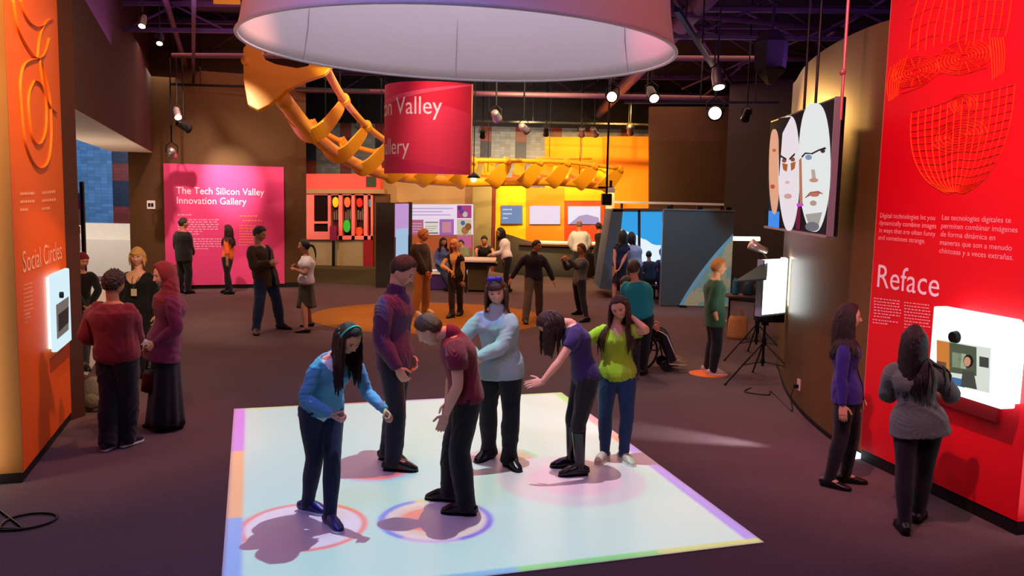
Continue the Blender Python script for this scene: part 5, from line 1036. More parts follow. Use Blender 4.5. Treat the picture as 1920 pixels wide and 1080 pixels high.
            if T_.get('neckline'): nv, nw = T_['neckline']; fc = keepf(v, fc, lambda x, y, t: (y > -.01) & (np.abs(x) < nw*np.clip((t-nv)/(.29-nv), 0, 1)**T_.get('np', .6)) & (t > nv))
            o = mk(T_.get('name', 'sweater'), v, fc, cloth(T_['col']), root, True)
            if T_.get('open') or T_.get('neckline'): so = o.modifiers.new('t', 'SOLIDIFY'); so.thickness = .004*k; so.offset = -1
            if T_.get('label'): o['label'] = T_['label']
    if bottom:
        B = bottom; mb = MB(); es = B.get('ease', .010)*k
        if B['kind'] == 'skirt':
            z0 = B.get('z', .3)*H; C = []; A = []; X = []; n_ = 14; mid = (F[0]+F[1])/2; wv = B.get('w', .14)*H
            top_ = t1(.07); bot_ = V(mid[0], mid[1], z0+footz)
            a = np.array(prof)
            vs = []; sg = 64
            for i in range(n_):
                q_ = i/(n_-1); c = top_*(1-q_)+bot_*q_; r0 = np.interp(.07-q_*.12, a[:, 0], a[:, 1])*H*fat+es; rx = r0*(1-min(1, q_*2))+(wv*(.75+.25*q_))*min(1, q_*2) if q_ < .5 else wv*(.75+.25*q_)
                rx = max(rx, r0*.9 if q_ < .3 else 0); ry = rx*(.68+.2*q_)
                for j in range(sg): th = 2*PI*j/sg; rr = 1+.05*q_*math.sin(th*B.get('pl', 9)+1.3*math.sin(2*th)); vs.append(c+l*rx*rr*math.cos(th)+f*ry*rr*math.sin(th))
            fs2 = [[i*sg+j, i*sg+(j+1) % sg, (i+1)*sg+(j+1) % sg, (i+1)*sg+j] for i in range(n_-1) for j in range(sg)]+[[j for j in range(sg)][::-1]]
            o = mk('skirt', vs, fs2, cloth(B['col']), root, True); so = o.modifiers.new('t', 'SOLIDIFY'); so.thickness = .004
        else:
            torso(mb, -.05, B.get('waist', .06), es*.8); fit = B.get('fit', 0.)*k; end = B.get('end', .985)
            for i in (0, 1):
                A1 = KN[i]+(AN[i]-up*.012*H-KN[i])*end
                limb(mb, [HP[i]+up*.01*H, HP[i]+(KN[i]-HP[i])*.35, HP[i]+(KN[i]-HP[i])*.75, KN[i], KN[i]+(A1-KN[i])*.35, KN[i]+(A1-KN[i])*.75, A1], [.055*H*fat+es, .050*H*fat+es, .039*H*fa+es+fit*.3, .035*H*fa+es+fit*.5, .035*H*fa+es+fit*.7, .026*H+es+fit, .024*H+es+fit*1.15+B.get('flare', 0)*k], l, 1, 16)
            v, fc, nn = remesh(mb, Q['c'], 4); v = folds(v, nn, B.get('fold', .003)*k, 24, seed+5, up); mk('trousers', v, fc, cloth(B['col']), root, True)
            if B.get('belt'):
                mb = MB(); c = t1(.052); th = np.linspace(0, 2*PI, 40); a = np.array(prof); rx, ry = np.interp(.052, a[:, 0], a[:, 1])*H*fat+es+.004, np.interp(.052, a[:, 0], a[:, 2])*H*fat+es+.004
                mb.tube([Vector(c+l*rx*math.cos(q_)+np.cross(ax, l)*ry*math.sin(q_)) for q_ in th], .014*k, 6, cap=False, flat=.4, ref=ax); obj('belt', mb, mat('belt_'+B['belt'], B['belt'], .5), root, True)
    # shoes
    S = shoes or dict(col='101012')
    for i in (0, 1):
        d = tf[i]; sd = np.cross(up, d); c = F[i]; kk = H*S.get('s', 1.); bs = c[2]+.006; mb = MB(); so_ = S.get('sole')
        hgt = S.get('h', .05)
        xs = [-.066, -.060, -.035, .0, .035, .065, .088, .096]; wds = [.012, .021, .024, .0235, .026, .027, .019, .006]; hs_ = [.02, .034, .040, .036, .026, .020, .015, .008] if S.get('low') else [.02, .038, .050, .052, .044, .031, .020, .008]
        loft(mb, [c+d*x*kk+up*(hh*kk*.62+.006) for x, hh in zip(xs, hs_)], [sd]*8, [w__*kk for w__ in wds], [hh*kk*.62 for hh in hs_], 14, 2.4)
        tall = S.get('tall', 0)
        if tall or not S.get('low'):
            A2 = AN[i]+(KN[i]-AN[i])*tall; limb(mb, [c-d*.030*kk+up*.03*kk, AN[i]+up*.004*H, A2+(KN[i]-AN[i])*.02], [.024*kk, .025*kk, (.026 if tall < .2 else .038)*kk], sd, 1, 14)
        v, fc, nn = remesh(mb, Q['c']*.8, 2); v[:, 2] = np.maximum(v[:, 2], c[2]+.004); sh = mk('boot' if tall > .2 else 'shoe', v, fc, mat('shoe_'+S['col'], S['col'], S.get('rough', .4), spec=.5), root, True)
        mb = MB(); pl = [(-.068, .0), (-.06, .019), (-.03, .024), (.0, .024), (.04, .028), (.07, .028), (.092, .018), (.099, .0)]
        ring = [c+d*x*kk+sd*y*kk for x, y in pl]+[c+d*x*kk-sd*y*kk for x, y in pl[-2:0:-1]]; th = .018*k if so_ else .009*k
        mb.prism([Vector((q_[0], q_[1], c[2]+.009)) for q_ in ring], (0, 0, 1), th); obj('sole', mb, mat('sole_'+(so_ or '0c0c0c'), so_ or '0c0c0c', .6), sh)
    # hair
    if hair:
        kd = hair['kind']; col = hair['col']; hm_ = hairm(col) if kd not in ('hijab', 'beanie') else cloth(col); dx, dy, dz, PHI, hfs = head_grid(*[int(n_*.8) for n_ in Q['hg']]); X_, Y_, Z_ = rad_profile(dx, dy, dz, False); aph = np.abs(PHI)*180/PI
        hl0 = hair.get('line', .60); zl = np.interp(aph, [0, 38, 58, 78, 98, 112, 180], [hl0, hl0, .34, .05, -.02, -.42, -.60] if kd in ('short', 'thin') else [hl0, hl0, .36, -.02, -.30, -.55, -.62])
        if kd == 'thin': zl = np.interp(aph, [0, 60, 80, 110, 180], [1.3, 1.1, .25, -.3, -.6]); 
        if kd == 'beanie': zl = np.interp(aph, [0, 60, 180], [.42, .25, -.1])
        th = hair.get('th', .11 if kd == 'short' else .10)
        if kd == 'thin': th = .05
        cov = np.clip((Z_-zl)/.10, 0, 1); cov = cov*cov*(3-2*cov); top_ = np.where(kd == 'thin', cov*(dz < .75), cov)
        rr = np.random.RandomState(seed); ns = sum(np.sin(PHI*fq_+Z_*(3+4*rr.rand())+6*rr.rand())*a_ for fq_, a_ in ((9, .3), (17, .25), (31, .22), (47, .15)))*(.16 if kd in ('short', 'curly') else .07)
        if kd == 'curly': ns = ns+.5*np.sin(X_*19+2)*np.sin(Y_*21)*np.sin(Z_*18)
        if kd == 'beanie': ns = ns*.1
        off = -.045+top_*(th+.045)*(1+ns); R0 = np.sqrt(X_**2+Y_**2+Z_**2); sc_ = 1+off/np.maximum(R0, .3)
        if kd == 'hijab':
            op = np.hypot(X_/.54, (Z_+.14)/.84); o_ = np.clip((op-1)/.12, 0, 1); o_ = np.where(dy > 0, o_, 1); sc_ = 1+(-.05+.25*o_*(1+.25*ns*2))/np.maximum(R0, .3)
        o = mk({'hijab': 'headscarf', 'beanie': 'beanie'}.get(kd, 'hair'), hw(X_*sc_, Y_*sc_, Z_*sc_), hfs, hm_, root, True); hobj = o
        if kd == 'hijab':
            mb = MB(); limb(mb, [hc-hu*.03*H-hf*.02*H, nk+ax*.01*H+f*.008*H, t1(.25)+f*.015*H, t1(.20)+f*.03*H], [.066*H, .066*H, .104*H, .09*H], ls, .8, 22); v, fc, nn = remesh(mb, Q['c'], 3)
            hx = (v-hc)@hl/hs; hyy = (v-hc)@hf/hs; hz = (v-hc)@hu/hs; inface = (hyy > .25) & (hz > -.85) & (np.abs(hx) < .62)
            v = folds(v, nn, .006, 30, seed, None); fc = [q_ for q_ in fc if not any(inface[j] for j in q_)]; mk('scarf_drape', v, fc, hm_, root, True)
        if kd in ('long', 'bob', 'pony'):
            ln = hair.get('len', .4); mb = MB(); nL = Q['locks']; st = .022*k; zz = hair.get('gap', 58)+14
            for j in range(nL*(2 if kd != 'pony' else 1)):
                if kd == 'pony':
                    ph = PI+rr.uniform(-.25, .25); z_ = .1+rr.uniform(-.1, .1); Lk = ln*rr.uniform(.8, 1.05)
                else: ph = R(zz)+(2*PI-2*R(zz))*((j+.5)/(nL*2))+rr.uniform(-.04, .04); z_ = rr.uniform(.15, .55) if j % 2 else rr.uniform(-.1, .25); Lk = ln*rr.uniform(.86, 1.04)
                tz = math.sqrt(max(0, 1-z_*z_)); a3 = rad_profile(np.array([tz*math.sin(ph)]), np.array([tz*math.cos(ph)]), np.array([z_]), False); p = hw(a3[0], a3[1], a3[2])[0]; od = nrm(p-hc); p = p+od*.004*k; vel = nrm(od*.35-up*.6-hu*.3-hf*.25); pts = [p-od*.0]; n_ = int(Lk/st)
                if kd == 'pony': vel = nrm(od*1.2+hu*.4)
                for q_ in range(n_):
                    vel = nrm(vel*.62-up*(.42 if kd != 'pony' else .25)); p = p+vel*st; e_ = p-hc; ex, ey, ez = e_@hl/hs, e_@hf/hs, e_@hu/hs; dd = math.sqrt((ex/.80)**2+(ey/.98)**2+(ez/1.12)**2)
                    if dd < 1: p = hc+e_/max(dd, .2)
                    e_ = p-pc; t = e_@ax/H
                    if -.1 < t < .30:
                        lx, ly = e_@ls, (e_-(e_@ax)*ax)@fs_; a = np.array(prof); wx = max(np.interp(t, a[:, 0], a[:, 1]), .104*(1 if .2 < t < .28 else 0))*H*fat+.026*k; wy = np.interp(t, a[:, 0], a[:, 2])*H*fat+.028*k; dd = math.hypot(lx/wx, ly/wy)
                        if dd < 1: p = p+ls*(lx/max(dd, .15)-lx)*.5+fs_*(ly/max(dd, .15)-ly)
                    pts.append(p+rr.randn(3)*.0022*k)
                m_ = len(pts); rad = [(.022 if kd != 'pony' else .02)*k*(.75+.45*math.sin(PI*min(1, (q_+1)/m_*1.15)))*(1 if q_ < m_*.7 else max(.25, 1-(q_-m_*.7)/(m_*.3)*.75)) for q_ in range(m_)]
                mb.tube([Vector(q_) for q_ in pts], rad, Q['seg'], flat=.38, ref=nrm(np.cross(hu, od)+hu*.02))
            o = mk('hair_length', mb.v, mb.f, hm_, hobj, True)
        if hair.get('fringe'):
            mb = MB()
            for j in range(12):
                ph = R(-42+84*j/11); z_ = .72; tz = math.sqrt(1-z_*z_); pts = []
                for q_ in range(6): zq = .74-.085*q_; tq = math.sqrt(1-zq*zq); a3 = rad_profile(np.array([tq*math.sin(ph)]), np.array([tq*math.cos(ph)]), np.array([zq]), False); pts.append(Vector(hw(a3[0]*1.1, a3[1]*1.09, a3[2])[0]))
                mb.tube(pts, [.011*k]*5+[.004*k], 6, flat=.6)
            mk('fringe', mb.v, mb.f, hm_, hobj, True)
    return dict(root=root, hc=hc, hf=hf, hu=hu, hl=hl, hs=hs, pc=pc, nk=nk, ax=ax, f=f, l=l, HD=HD, EL=EL, t1=t1, H=H, F=F, SH=SH, KN=KN)
# ---- the six players on the mat
a = person('girl in light blue sweater and dark jeans leaning forward at the near left', 1.62, 42, [(622, 990), (583, 962)], 0, True, pelo=(-.02, .10, -.012), neck=(632, 674, -.02), head=(652, 636, -.10), hy=48, hp=32, sy=35,
    hands=((722, 770, -.05), (622, 778, -.22)), poles=((.2, .3, -1), (-1, .1, -.1)), curl=(.95, .9), skin='cf9a7c', top=[dict(col='e8e8ea', name='undershirt', hem=-.055, sleeve=0, ease=.010, label='white shirt hem'), dict(col='5aa6cc', hem=-.03, neckline=(.235, .07), ease=.012)],
    bottom=dict(kind='t', col='1c2a44'), shoes=dict(col='1a1a6a', sole='d8dce8'), toes=(38, 70), hair=dict(kind='long', col='2a1210', len=.40, gap=62))
b = person('tall man in purple-maroon sweater looking down at the back left of the mat', 1.92, 72, [(732, 866), (745, 884)], 0, hp=30, hy=72, head=(757, 503), neck=(742, 545), hands=((768, 668, .15), (745, 690, -.22)), poles=((-.6, .5, -.5), (-1, -.2, -.4)), skin='c48e74',
    top=dict(col='4e1e48', hem=-.055, ease=.022, collar=True, sease=1.1), bottom=dict(kind='t', col='141826', fit=.016), shoes=dict(col='101018', rough=.2), toes=(60, 85), hair=dict(kind='short', col='20140f', th=.10))
c = person('boy in maroon polo shirt and black trousers looking down at his feet', 1.70, -82, [(866, 966), (834, 940)], 0, fat=1.08, pelo=(.09, .02, -.008), neck=(853, 650, .02), head=(813, 620, 0), hy=-98, hp=38, hands=((836, 778, -.20), (838, 770, .25)), poles=((.8, -.3, -.3), (.8, .3, -.3)), curl=(.15, .3),
    skin='d2a088', top=dict(col='6e1830', hem=-.02, sleeve=.42, ease=.022, collar=True, sease=1.6), bottom=dict(kind='t', col='0c0c12', fit=.022, belt='b0a080'), shoes=dict(col='0c0c10', rough=.25), toes=(-98, -100), hair=dict(kind='short', col='4a3420', th=.09))
d = person('smiling woman in pale grey jacket with a purple hair bow', 1.72, -18, [(958, 878), (912, 862)], 0, True, fat=1.12, head=(931, 549), neck=(932, 590), hy=-4, hp=14, hr=-6, smile=True, hands=((893, 672, -.28), (890, 662, -.22)), poles=((1, -.1, -.8), (-.9, .1, -.6)), curl=(.6, .7),
    skin='dca890', top=dict(col='9aa6ae', name='jacket', hem=-.06, ease=.024, collar=True, fold=.005), bottom=dict(kind='t', col='0e0e13', fit=.012, flare=.022), shoes=dict(col='0c0c10', rough=.25), toes=(30, -35), hair=dict(kind='bob', col='4a2214', len=.20, fringe=True, gap=52))
e = person('woman in dark purple T-shirt and tall boots leaning forward with both arms out', 1.66, -80, [(1080, 893), (1064, 878)], 0, True, pelo=(.10, 0, -.004), neck=(1076, 632, 0), head=(1042, 607, -.02), hy=-84, hp=62, hands=((1012, 722, -.32), (1052, 640, .28)), poles=((.3, -.1, -1), (.3, .2, -1)), curl=(.02, .1), hdir=((-.9, -.1, -.15), (-1, 0, .2)),
    skin='cf9a80', top=dict(col='2c1a56', hem=-.05, sleeve=.40, ease=.014, sease=1.4), bottom=dict(kind='t', col='15131a', end=.3), shoes=dict(col='100c12', rough=.22, tall=.80), toes=(-78, -88), hair=dict(kind='long', col='2c130e', len=.30, gap=60))
g_ = person('girl in lime green top and blue jeans touching her long hair', 1.58, -8, [(1172, 868), (1131, 865)], 0, True, neck=(1156, 622), head=(1160, 586, -.03), hy=-18, hp=18, hr=-14, smile=True, hands=((1187, 596, -.06), (1118, 692, .05)), poles=((.55, -1.1, -.6), (-1, .2, -.2)), curl=(.5, .4),
    skin='c88c6c', top=dict(col='9aae1c', hem=-.03, sleeve=.38, ease=.022, neckline=(.24, .06), sease=1.3, fold=.006), bottom=dict(kind='t', col='16305a'), shoes=dict(col='c8b4aa', sole='e8e0dc'), toes=(25, -30), hair=dict(kind='long', col='3c1810', len=.44, gap=58))
# ---- two girls at the red pier
h_ = person('girl in dark blue blazer and black trousers standing beside the red pier', 1.60, 62, [(1592, 905), (1561, 914)], 0, True, neck=(1588, 632), head=(1591, 596), hy=78, hp=0, hands=((1612, 762, .12), (1580, 762, -.2)), poles=((0, .5, -1), (-1, .2, -.2)), curl=(.25, .1), skin='c99478',
    top=[dict(col='121016', name='shirt', ease=.006, sleeve=0, hem=-.03, neckline=(.24, .05)), dict(col='281a72', name='blazer', ease=.016, hem=-.055, open=.035, flare=.02)], bottom=dict(kind='t', col='0e0d14'), shoes=dict(col='0e0c10', low=True), toes=(80, 55), hair=dict(kind='long', col='20100e', len=.38, gap=60))
i_ = person('girl with long black hair and grey top seen from behind at the glowing screen', 1.56, 160, [(1692, 996), (1722, 976)], 0, True, fat=1.05, head=(1713, 652), neck=(1712, 694), hy=150, hp=4, hands=((1690, 745, .30), (1762, 742, .22)), poles=((-1, -.2, -.8), (1, -.3, -.9)), curl=(.5, .5), skin='b98468',
    top=dict(col='56615e', ease=.020, hem=-.06, sleeve=.72, flare=.045, sease=1.6, fold=.006), bottom=dict(kind='t', col='0d0d16', fit=.004), shoes=dict(col='0c0a0e'), toes=(170, 140), hair=dict(kind='long', col='140c0e', len=.42, gap=50))
# ---- group at the left
j_ = person('person in dark red sweater and baggy black trousers seen from behind on the left', 1.68, 168, [(206, 842), (243, 835)], 0, fat=1.26, head=(213, 537), neck=(213, 580), hy=160, hp=10, hands=((186, 640, .24), (256, 640, .28)), poles=((-.5, -.5, -1), (.5, -.5, -1)), skin='a87050',
    top=dict(col='741420', ease=.022, hem=-.045, fold=.007), bottom=dict(kind='t', col='0c0a0c', fit=.03, fold=.006), shoes=dict(col='2a2224', sole='e0dcd8'), toes=(175, 160), hair=dict(kind='curly', col='2a140c', th=.14))
k_ = person('woman in maroon headscarf and cardigan with a long black skirt on the left', 1.72, -62, [(322, 806), (300, 800)], 0, True, fat=1.12, head=(311, 523), neck=(318, 568), hy=-46, hp=10, smile=True, hands=((292, 645, -.2), (285, 642, .1)), poles=((1, -.1, -.8), (.4, .6, -1)), curl=(.6, .5), skin='d09a80',
    top=[dict(col='661038', name='cardigan', ease=.024, hem=-.10, fold=.006, flare=.03)], bottom=dict(kind='skirt', col='0c090c', z=.035, w=.125), shoes=dict(col='0c0a0c'), hair=dict(kind='hijab', col='74181e'))
l_ = person('blonde woman in black scoop-neck top with a lanyard in the left group', 1.68, 8, [(272, 706), (246, 706)], 1, True, fat=1.28, head=(259, 497), neck=(259, 522), hp=4, smile=True, hy=10, skin='e0a888', top=dict(col='100e12', ease=.012, neckline=(.195, .075), np=.45), bottom=dict(kind='t', col='121016', fit=.01), hair=dict(kind='bob', col='d8a860', len=.11, fringe=True, th=.13))
m_ = person('boy in maroon cap leaning forward behind the orange pier', 1.62, 35, [(160, 694), (150, 690)], 1, Y0=12.0, pel=(148, 568), neck=(152, 492, -.1), head=(156, 474, -.16), hy=55, hp=12, hands=((170, 572, -.2), (158, 575, -.25)), poles=((1, 0, .1), (-1, 0, .1)), skin='c88c78', top=dict(col='14121a', ease=.014), bottom=dict(kind='t', col='1a1820', fit=.01), hair=dict(kind='beanie', col='7c1830', th=.12))
# ---- before the pink panel
person('man in black suit with his back turned at the pink panel', 1.76, 155, [(338, 550), (354, 551)], 2, fat=1.1, head=(346, 434), neck=(343, 449), hy=130, hp=2, hands=((340, 478, .25), (362, 474, .2)), skin='b87858', top=dict(col='15100f', name='jacket', ease=.03, hem=-.10), bottom=dict(kind='t', col='100c0e', fit=.02), hair=dict(kind='short', col='30201a'))
person('girl in orange top and jeans before the pink panel', 1.62, -100, [(431, 552), (424, 550)], 2, True, hp=2, hands=((428, 512, -.2), (434, 508, .2)), head=(427, 439), neck=(429, 450), skin='b87a58', top=dict(col='f06a18', ease=.016, hem=-.03, sleeve=.75), bottom=dict(kind='t', col='14141e'), shoes=dict(col='100c0c'), hair=dict(kind='long', col='2a120a', len=.42))
person('man in brown blazer and jeans talking with hands together in the middle left', 1.86, 62, [(530, 617), (480, 627)], 1, fat=1.18, head=(487, 439), neck=(484, 459), pelo=(-.06, 0, -.02), hy=75, hp=18, hands=((510, 494, -.1), (506, 493, -.22)), poles=((0, .4, -1), (-1, -.1, -.6)), curl=(.6, .6), skin='c08464',
    top=[dict(col='1a2040', name='shirt', ease=.008, sleeve=0, hem=-.04, neckline=(.25, .04)), dict(col='3c2616', name='blazer', ease=.026, hem=-.10, open=.03)], bottom=dict(kind='t', col='1a2c48', fit=.014), shoes=dict(col='3a1e10'), toes=(75, 20), hair=dict(kind='short', col='20120c'))
person('woman in white shirt and long grey skirt with arms folded facing the brown blazer man', 1.60, -72, [(578, 612), (570, 624)], 1, True, fat=1.2, head=(572, 470), neck=(574, 489), hp=0, hands=((553, 505, -.18), (556, 500, .05)), poles=((.2, -.6, -1), (.2, .6, -1)), curl=(.5, .5), skin='b87c5c', top=dict(col='e8e2e0', ease=.02, hem=-.01, sleeve=.45, sease=1.5), bottom=dict(kind='skirt', col='4c4434', z=.25, w=.125, pl=7), shoes=dict(col='1a100c', low=True), hair=dict(kind='pony', col='0e0a0a', len=.3))
# ---- middle of the hall
person('man in dark jacket and tan trousers standing by the poster board', 1.76, 55, [(800, 588), (780, 592)], 1, fat=1.05, head=(791, 447), neck=(787, 466), hy=80, hp=8, hands=((806, 512, 0), (802, 516, -.2)), poles=((0, .4, -1), (-1, 0, -.6)), skin='c88860', top=dict(col='2e2218', name='jacket', ease=.03, hem=-.06), bottom=dict(kind='t', col='b07c3c', fit=.02), shoes=dict(col='d8c8a8', sole='e8e0d0'), hair=dict(kind='curly', col='a87030'))
person('blonde woman in cream top, dark vest and plum wrap in the middle of the hall', 1.56, -22, [(862, 592), (846, 596)], 1, True, head=(852, 463), neck=(853, 480), hp=8, hands=((868, 528, -.05), (842, 506, -.2)), poles=((1, 0, -.3), (-1, .2, -.6)), skin='d89c78',
    top=[dict(col='e0b474', name='blouse', ease=.012, hem=-.03), dict(col='1c1416', name='vest', ease=.022, sleeve=.25, open=.055, ox=-.01, hem=-.05)], bottom=dict(kind='t', col='2c2422', fit=.008, flare=.03), hair=dict(kind='long', col='d89c48', len=.26, fringe=True))
tw = person('man in black sweater and grey trousers with both arms held out low', 1.60, 14, [(1012, 594), (985, 607)], 1, fat=1.12, pelo=(0, 0, -.01), neck=(1001, 487), head=(1003, 471), hy=50, hp=4, hands=((1038, 527, -.02), (955, 527, -.04)), poles=((1, .3, .1), (-1, .3, .1)), curl=(.1, .1), skin='c07a50', top=dict(col='241e26', ease=.02, hem=-.03, collar=True), bottom=dict(kind='t', col='5e5444', fit=.022), shoes=dict(col='120c0c'), hair=dict(kind='short', col='1a100c'))
person('boy in grey vest holding both arms up to the left, knees bent', 1.62, -62, [(1098, 604), (1084, 590)], 1, pel=(1086, 528), neck=(1091, 482), head=(1090, 466), hy=-55, hp=6, hands=((1066, 487, -.3), (1056, 489, .0)), poles=((.2, -.5, -1), (-.2, .5, -1)), curl=(.5, .5), knees=((-1, -.2, 0), (-1, -.2, 0)), skin='b87048', top=[dict(col='3a3c3e', ease=.012, hem=-.02), dict(col='6e6a60', name='vest', ease=.02, sleeve=0, hem=-.04)], bottom=dict(kind='t', col='141012'), shoes=dict(col='181414'), hair=dict(kind='curly', col='5a2c14'))
# ---- activity table group
person('girl with long dark hair in grey-blue top sitting on the white bench', 1.6, 25, [(838, 546), (850, 549)], 2, True, Y0=21.4, pel=(828, 498, .1), neck=(830, 458), head=(834, 450), hp=20, hands=((838, 500, -.2), (826, 498, -.2)), skin='c88a68', top=dict(col='5a6ca8', ease=.014), bottom=dict(kind='t', col='1e2c48'), hair=dict(kind='long', col='22120e', len=.32))
person('boy in grey-green shirt standing behind the cream-topped woman', 1.5, -15, [(864, 541), (876, 541)], 2, Y0=22.2, hp=14, skin='c08060', head=(865, 449), neck=(866, 462), top=dict(col='6c7a5c', ease=.016), bottom=dict(kind='t', col='2a2420'), hair=dict(kind='short', col='20120e'))
person('man in black shirt leaning on the far side of the white activity table', 1.7, 0, [(902, 538), (916, 538)], 2, Y0=22.2, fat=1.1, pel=(908, 492, .1), neck=(908, 463, -.1), head=(909, 449, -.2), hp=24, hands=((926, 477, -.75), (892, 477, -.75)), poles=((1, .2, -.2), (-1, .2, -.2)), skin='c07c58', top=dict(col='1e1412', ease=.02, sleeve=.45), bottom=dict(kind='t', col='1a1614'), hair=dict(kind='short', col='100a0a'))
person('woman in white blouse reaching over the activity table', 1.68, -68, [(946, 552), (952, 548)], 2, True, Y0=21.0, head=(941, 442), neck=(945, 456), hp=14, hands=((922, 477, -.1), (948, 500, -.2)), poles=((.3, -.2, -1), (.5, -.2, -.5)), skin='b87c5c', top=dict(col='eadcd8', ease=.02, hem=-.02), bottom=dict(kind='t', col='120e10'), hair=dict(kind='long', col='140c0c', len=.26))
person('man in white shirt with his back turned before the red bay', 1.76, 178, [(1078, 527), (1094, 527)], 2, fat=1.2, head=(1087, 433), neck=(1087, 446), hands=((1074, 468, .2), (1100, 468, .2)), poles=((-1, 0, -.6), (1, 0, -.6)), skin='c88860', top=dict(col='e8dcd4', ease=.03), bottom=dict(kind='t', col='241e1c'), hair=dict(kind='thin', col='8a6a4a'))
person('woman in dark top and brown boots walking away by the white column', 1.7, -150, [(1118, 523), (1127, 526)], 2, True, head=(1123, 439), neck=(1124, 451), hands=((1130, 470, .1), (1114, 472, .2)), skin='b87450', top=dict(col='2c1c16', ease=.018), bottom=dict(kind='t', col='2c3440', end=.6), shoes=dict(col='6a3414', tall=.7), hair=dict(kind='pony', col='1c100c', len=.2))
# ---- at the blue screens
person('woman in navy dress with hands clasped behind her before the blue screens', 1.72, 172, [(1150, 572), (1170, 572)], 2, True, head=(1168, 449, .1), neck=(1166, 466), hands=((1153, 513, -.25), (1157, 515, -.25)), poles=((-1, 0, -.2), (1, 0, -.2)), skin='c08068', top=dict(col='16204a', ease=.014, sleeve=.12), bottom=dict(kind='skirt', col='101428', z=.30, w=.10), hair=dict(kind='long', col='14100f', len=.30))
person('woman in pale blue T-shirt seen from behind before the blue screens', 1.68, 185, [(1180, 570), (1196, 570)], 2, True, head=(1187, 452), neck=(1187, 467), hands=((1178, 505, .1), (1200, 505, .1)), skin='a87860', top=dict(col='98a8d0', ease=.02, sleeve=.42), bottom=dict(kind='t', col='181c2c'), hair=dict(kind='long', col='100e10', len=.2))
person('child sitting in the dark before the right blue screen', 1.3, 175, [(1212, 560), (1226, 560)], 2, Y0=19.6, pel=(1218, 520, -.2), neck=(1217, 493, -.2), head=(1216, 479, -.2), hands=((1208, 515, -.1), (1232, 514, 0)), skin='906060', top=dict(col='182440', ease=.014, sleeve=.45), bottom=dict(kind='t', col='10141e'), knees=((0, 1, .6), (0, 1, .6)), hair=dict(kind='short', col='0e0c10'))
person('dark blue clad person sitting at the right edge of the blue screen booth', 1.5, 195, [(1236, 562), (1246, 562)], 2, Y0=19.5, pel=(1243, 522), neck=(1243, 488), head=(1243, 474), skin='805860', top=dict(col='1c2858', ease=.02), bottom=dict(kind='t', col='10141e'), knees=((0, 1, .6), (0, 1, .6)), hair=dict(kind='short', col='0c0c12'))
# ---- teal boy, wheelchair, green-shirted man
tb = person('boy in teal sweater seen from behind at the wheelchair', 1.62, 165, [(1188, 710), (1206, 702)], 1, head=(1189, 509), neck=(1192, 532), hy=150, hands=((1180, 600, .2), (1216, 606, .05)), poles=((-1, 0, -.5), (1, -.3, -.3)), skin='c87c5c', top=dict(col='0e7a80', ease=.02, hem=-.03), bottom=dict(kind='t', col='101014', fit=.012), shoes=dict(col='0e0c0e'), hair=dict(kind='short', col='3c1c12', th=.12))
gm = person('man in dark green shirt standing on the orange floor marker', 1.64, 86, [(1330, 697), (1340, 704)], 1, fat=1.18, head=(1347, 503), neck=(1342, 526), hy=84, hp=0, hands=((1352, 598, .1), (1345, 600, -.18)), poles=((-.6, .5, -1), (-1, -.1, -.6)), skin='d09468', top=dict(col='224a30', ease=.026, hem=-.11, sleeve=.85), bottom=dict(kind='t', col='0e0e12', fit=.01), shoes=dict(col='b8a898', sole='d8d0c8'), toes=(86, 96), hair=dict(kind='curly', col='c08038', th=.10))
wc0 = fl(1205, 690); WY = wc0[1]
wp = person('person in black track trousers sitting in the wheelchair', 1.60, 80, [(wc0[0]+.46, WY-.02, .10), (wc0[0]+.42, WY-.24, .10)], 1, Y0=WY, pel=(1192, 612), neck=(1176, 552), head=(1173, 520), hy=95, hp=30, hands=((1228, 608, .05), (1226, 612, -.22)), poles=((-.3, .3, -1), (-.3, -.3, -1)), knees=((1, 0, .5), (1, 0, .5)), skin='cf8e78', top=dict(col='3a2428', ease=.02), bottom=dict(kind='t', col='14121a', fit=.02), shoes=dict(col='8a7450', sole='c8b890'), toes=(85, 85), hair=dict(kind='short', col='3a2018', th=.06))
# side stripe of the track trousers
mb = MB(); kn = wp['KN'][1]; an = wp['F'][1]+V(0, 0, .10); mb.tube([Vector(wp['pc']+V(.12, -.13, .04)), Vector(kn+V(-.02, -.085, .05)), Vector(kn+V(.06, -.085, 0)), Vector(an+V(.0, -.075, .02))], .018, 6, flat=.5); obj('side_stripe', mb, mat('stripe_white', 'd8c8c0', .7), wp['root'], True)
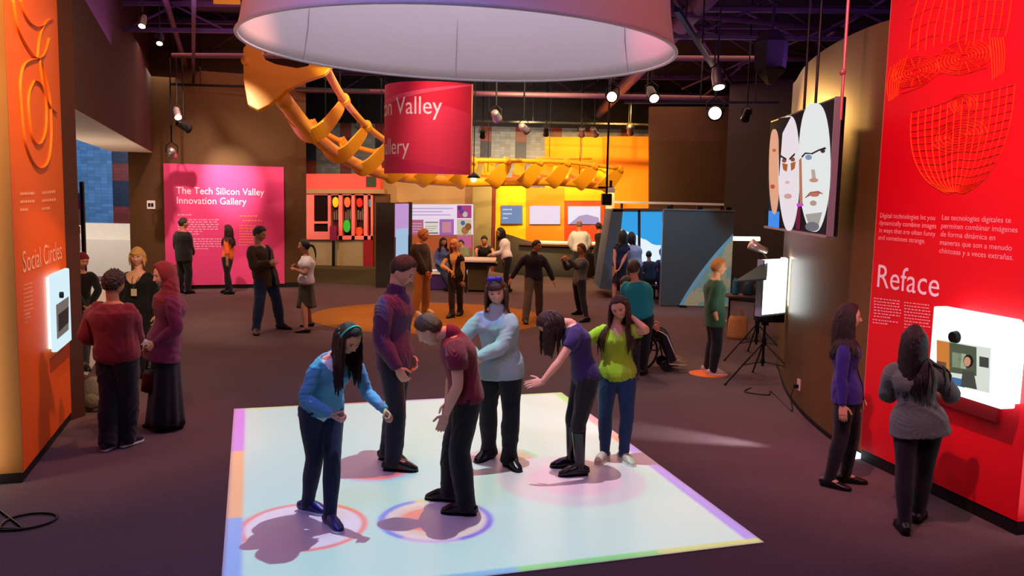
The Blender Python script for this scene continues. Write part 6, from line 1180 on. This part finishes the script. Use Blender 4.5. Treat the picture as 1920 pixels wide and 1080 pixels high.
# wheelchair
sx = float(wp['pc'][0]); sz = float(wp['pc'][2])-.12; t = thing('wheelchair', 'black wheelchair mostly hidden behind the teal boy', 'wheelchair', (sx, WY, 0))
obj('seat', MB().box((sx+.10, WY-.05, sz-.03), (.46, .42, .05)), M_black, t, bevel=.015); obj('backrest', MB().box((sx-.17, WY-.05, sz+.22), (.04, .42, .42), 0), M_black, t, bevel=.01)
for dy in (.2, -.3):
    c = Vector((sx-.02, WY+dy, .31)); obj('wheel', MB().tube([c+Vector((.29*math.cos(2*PI*q/36), 0, .29*math.sin(2*PI*q/36))) for q in range(37)], .018, 8, cap=False), mat('rubber', '0c0c0c', .7), t, True)
    mb = MB()
    for q in range(10): mb.tube([c, c+Vector((.28*math.cos(2*PI*q/10), 0, .28*math.sin(2*PI*q/10)))], .003, 4)
    obj('spokes', mb, mat('spoke', '8a8a90', .3, metal=.8), t); c2 = Vector((sx+.42, WY+dy*.8, .085)); obj('caster', MB().tube([c2-Vector((0, .015, 0)), c2+Vector((0, .015, 0))], .08, 18), mat('rubber', '0c0c0c', .7), t)
    obj('side_frame', MB().tube([(sx-.18, WY+dy*.85, sz+.42), (sx-.18, WY+dy*.85, .31), (sx+.3, WY+dy*.85, .31), (sx+.34, WY+dy*.85, sz), (sx+.44, WY+dy*.85, .12), (sx+.52, WY+dy*.85, .09)], .012, 8), mat('chair_tube', '1a1a1c', .35, metal=.6), t)
    obj('footplate', MB().box((sx+.5, WY+dy*.4-.03, .085), (.2, .14, .012)), M_black, t)
# ---- things worn or held, and one painted hair highlight
q = d; p = q['hc']+q['hu']*q['hs']*1.08+q['hf']*q['hs']*.35; mb = MB(); M_bow = mat('bow_purple', '3c2c9c', .5)
for s_ in (-1, 1): mb.ball(p+q['hl']*s_*.035, .034, 12, 8, (1.1, .6, .8))
mb.ball(p, .016); obj('hair_bow', mb, M_bow, q['root'], True)
q = a; p = q['hc']; obj('hair_highlight', MB().tube([Vector(p+q['hl']*q['hs']*.84*math.cos(x)+q['hu']*q['hs']*1.13*math.sin(x)+q['hf']*q['hs']*.15) for x in np.linspace(.25, PI-.25, 20)], .009, 6, flat=.5, ref=q['hf']), mat('highlight_teal', '2aa090', .5), q['root'], True)  # teal band painted for the projector's light on her hair
q = l_; p0 = q['t1'](.285); p1 = q['t1'](.17)+q['f']*.175; mb = MB(); mb.tube([Vector(p0+q['l']*.05), Vector(q['t1'](.23)+q['f']*.165+q['l']*.03), Vector(p1)], .004, 5).tube([Vector(p0-q['l']*.05), Vector(q['t1'](.23)+q['f']*.165-q['l']*.03), Vector(p1)], .004, 5)
t = obj('lanyard', mb, mat('lanyard', '3a4a70', .6), q['root']); obj('badge', MB().box(p1-V(0, 0, .05), (.07, .006, .09)), mat('badge_white', 'd8c8a8', .5), t)
q = k_; hm = (q['HD'][0]+q['HD'][1])/2; o = obj('papers', MB().box(Vector(hm+V(-.02, -.10, .03)), (.22, .15, .035), R(10)), mat('paper', 'cdc4ba', .7)); tag(o, 'white papers held by the woman in the maroon headscarf', 'papers')
p = Vector(hm+V(.02, -.03, -.38)); t = thing('handbag', 'dark glossy handbag hanging from the hands of the woman in the headscarf', 'bag', tuple(p)); obj('body', MB().tube([p-Vector((0, 0, .12)), p-Vector((0, 0, .10)), p+Vector((0, 0, .06)), p+Vector((0, 0, .14))], [.10, .15, .13, .08], 16, flat=.45), mat('bag_maroon', '2a0c10', .25, bump=.4, bscale=30), t, True)
obj('handle', MB().tube(smooth_path([p+Vector((-.08, -.02, .12)), Vector(hm+V(-.03, -.03, -.02)), Vector(hm+V(.04, -.03, -.02)), p+Vector((.09, -.02, .12))], 6), .008, 6), M_black, t, True)
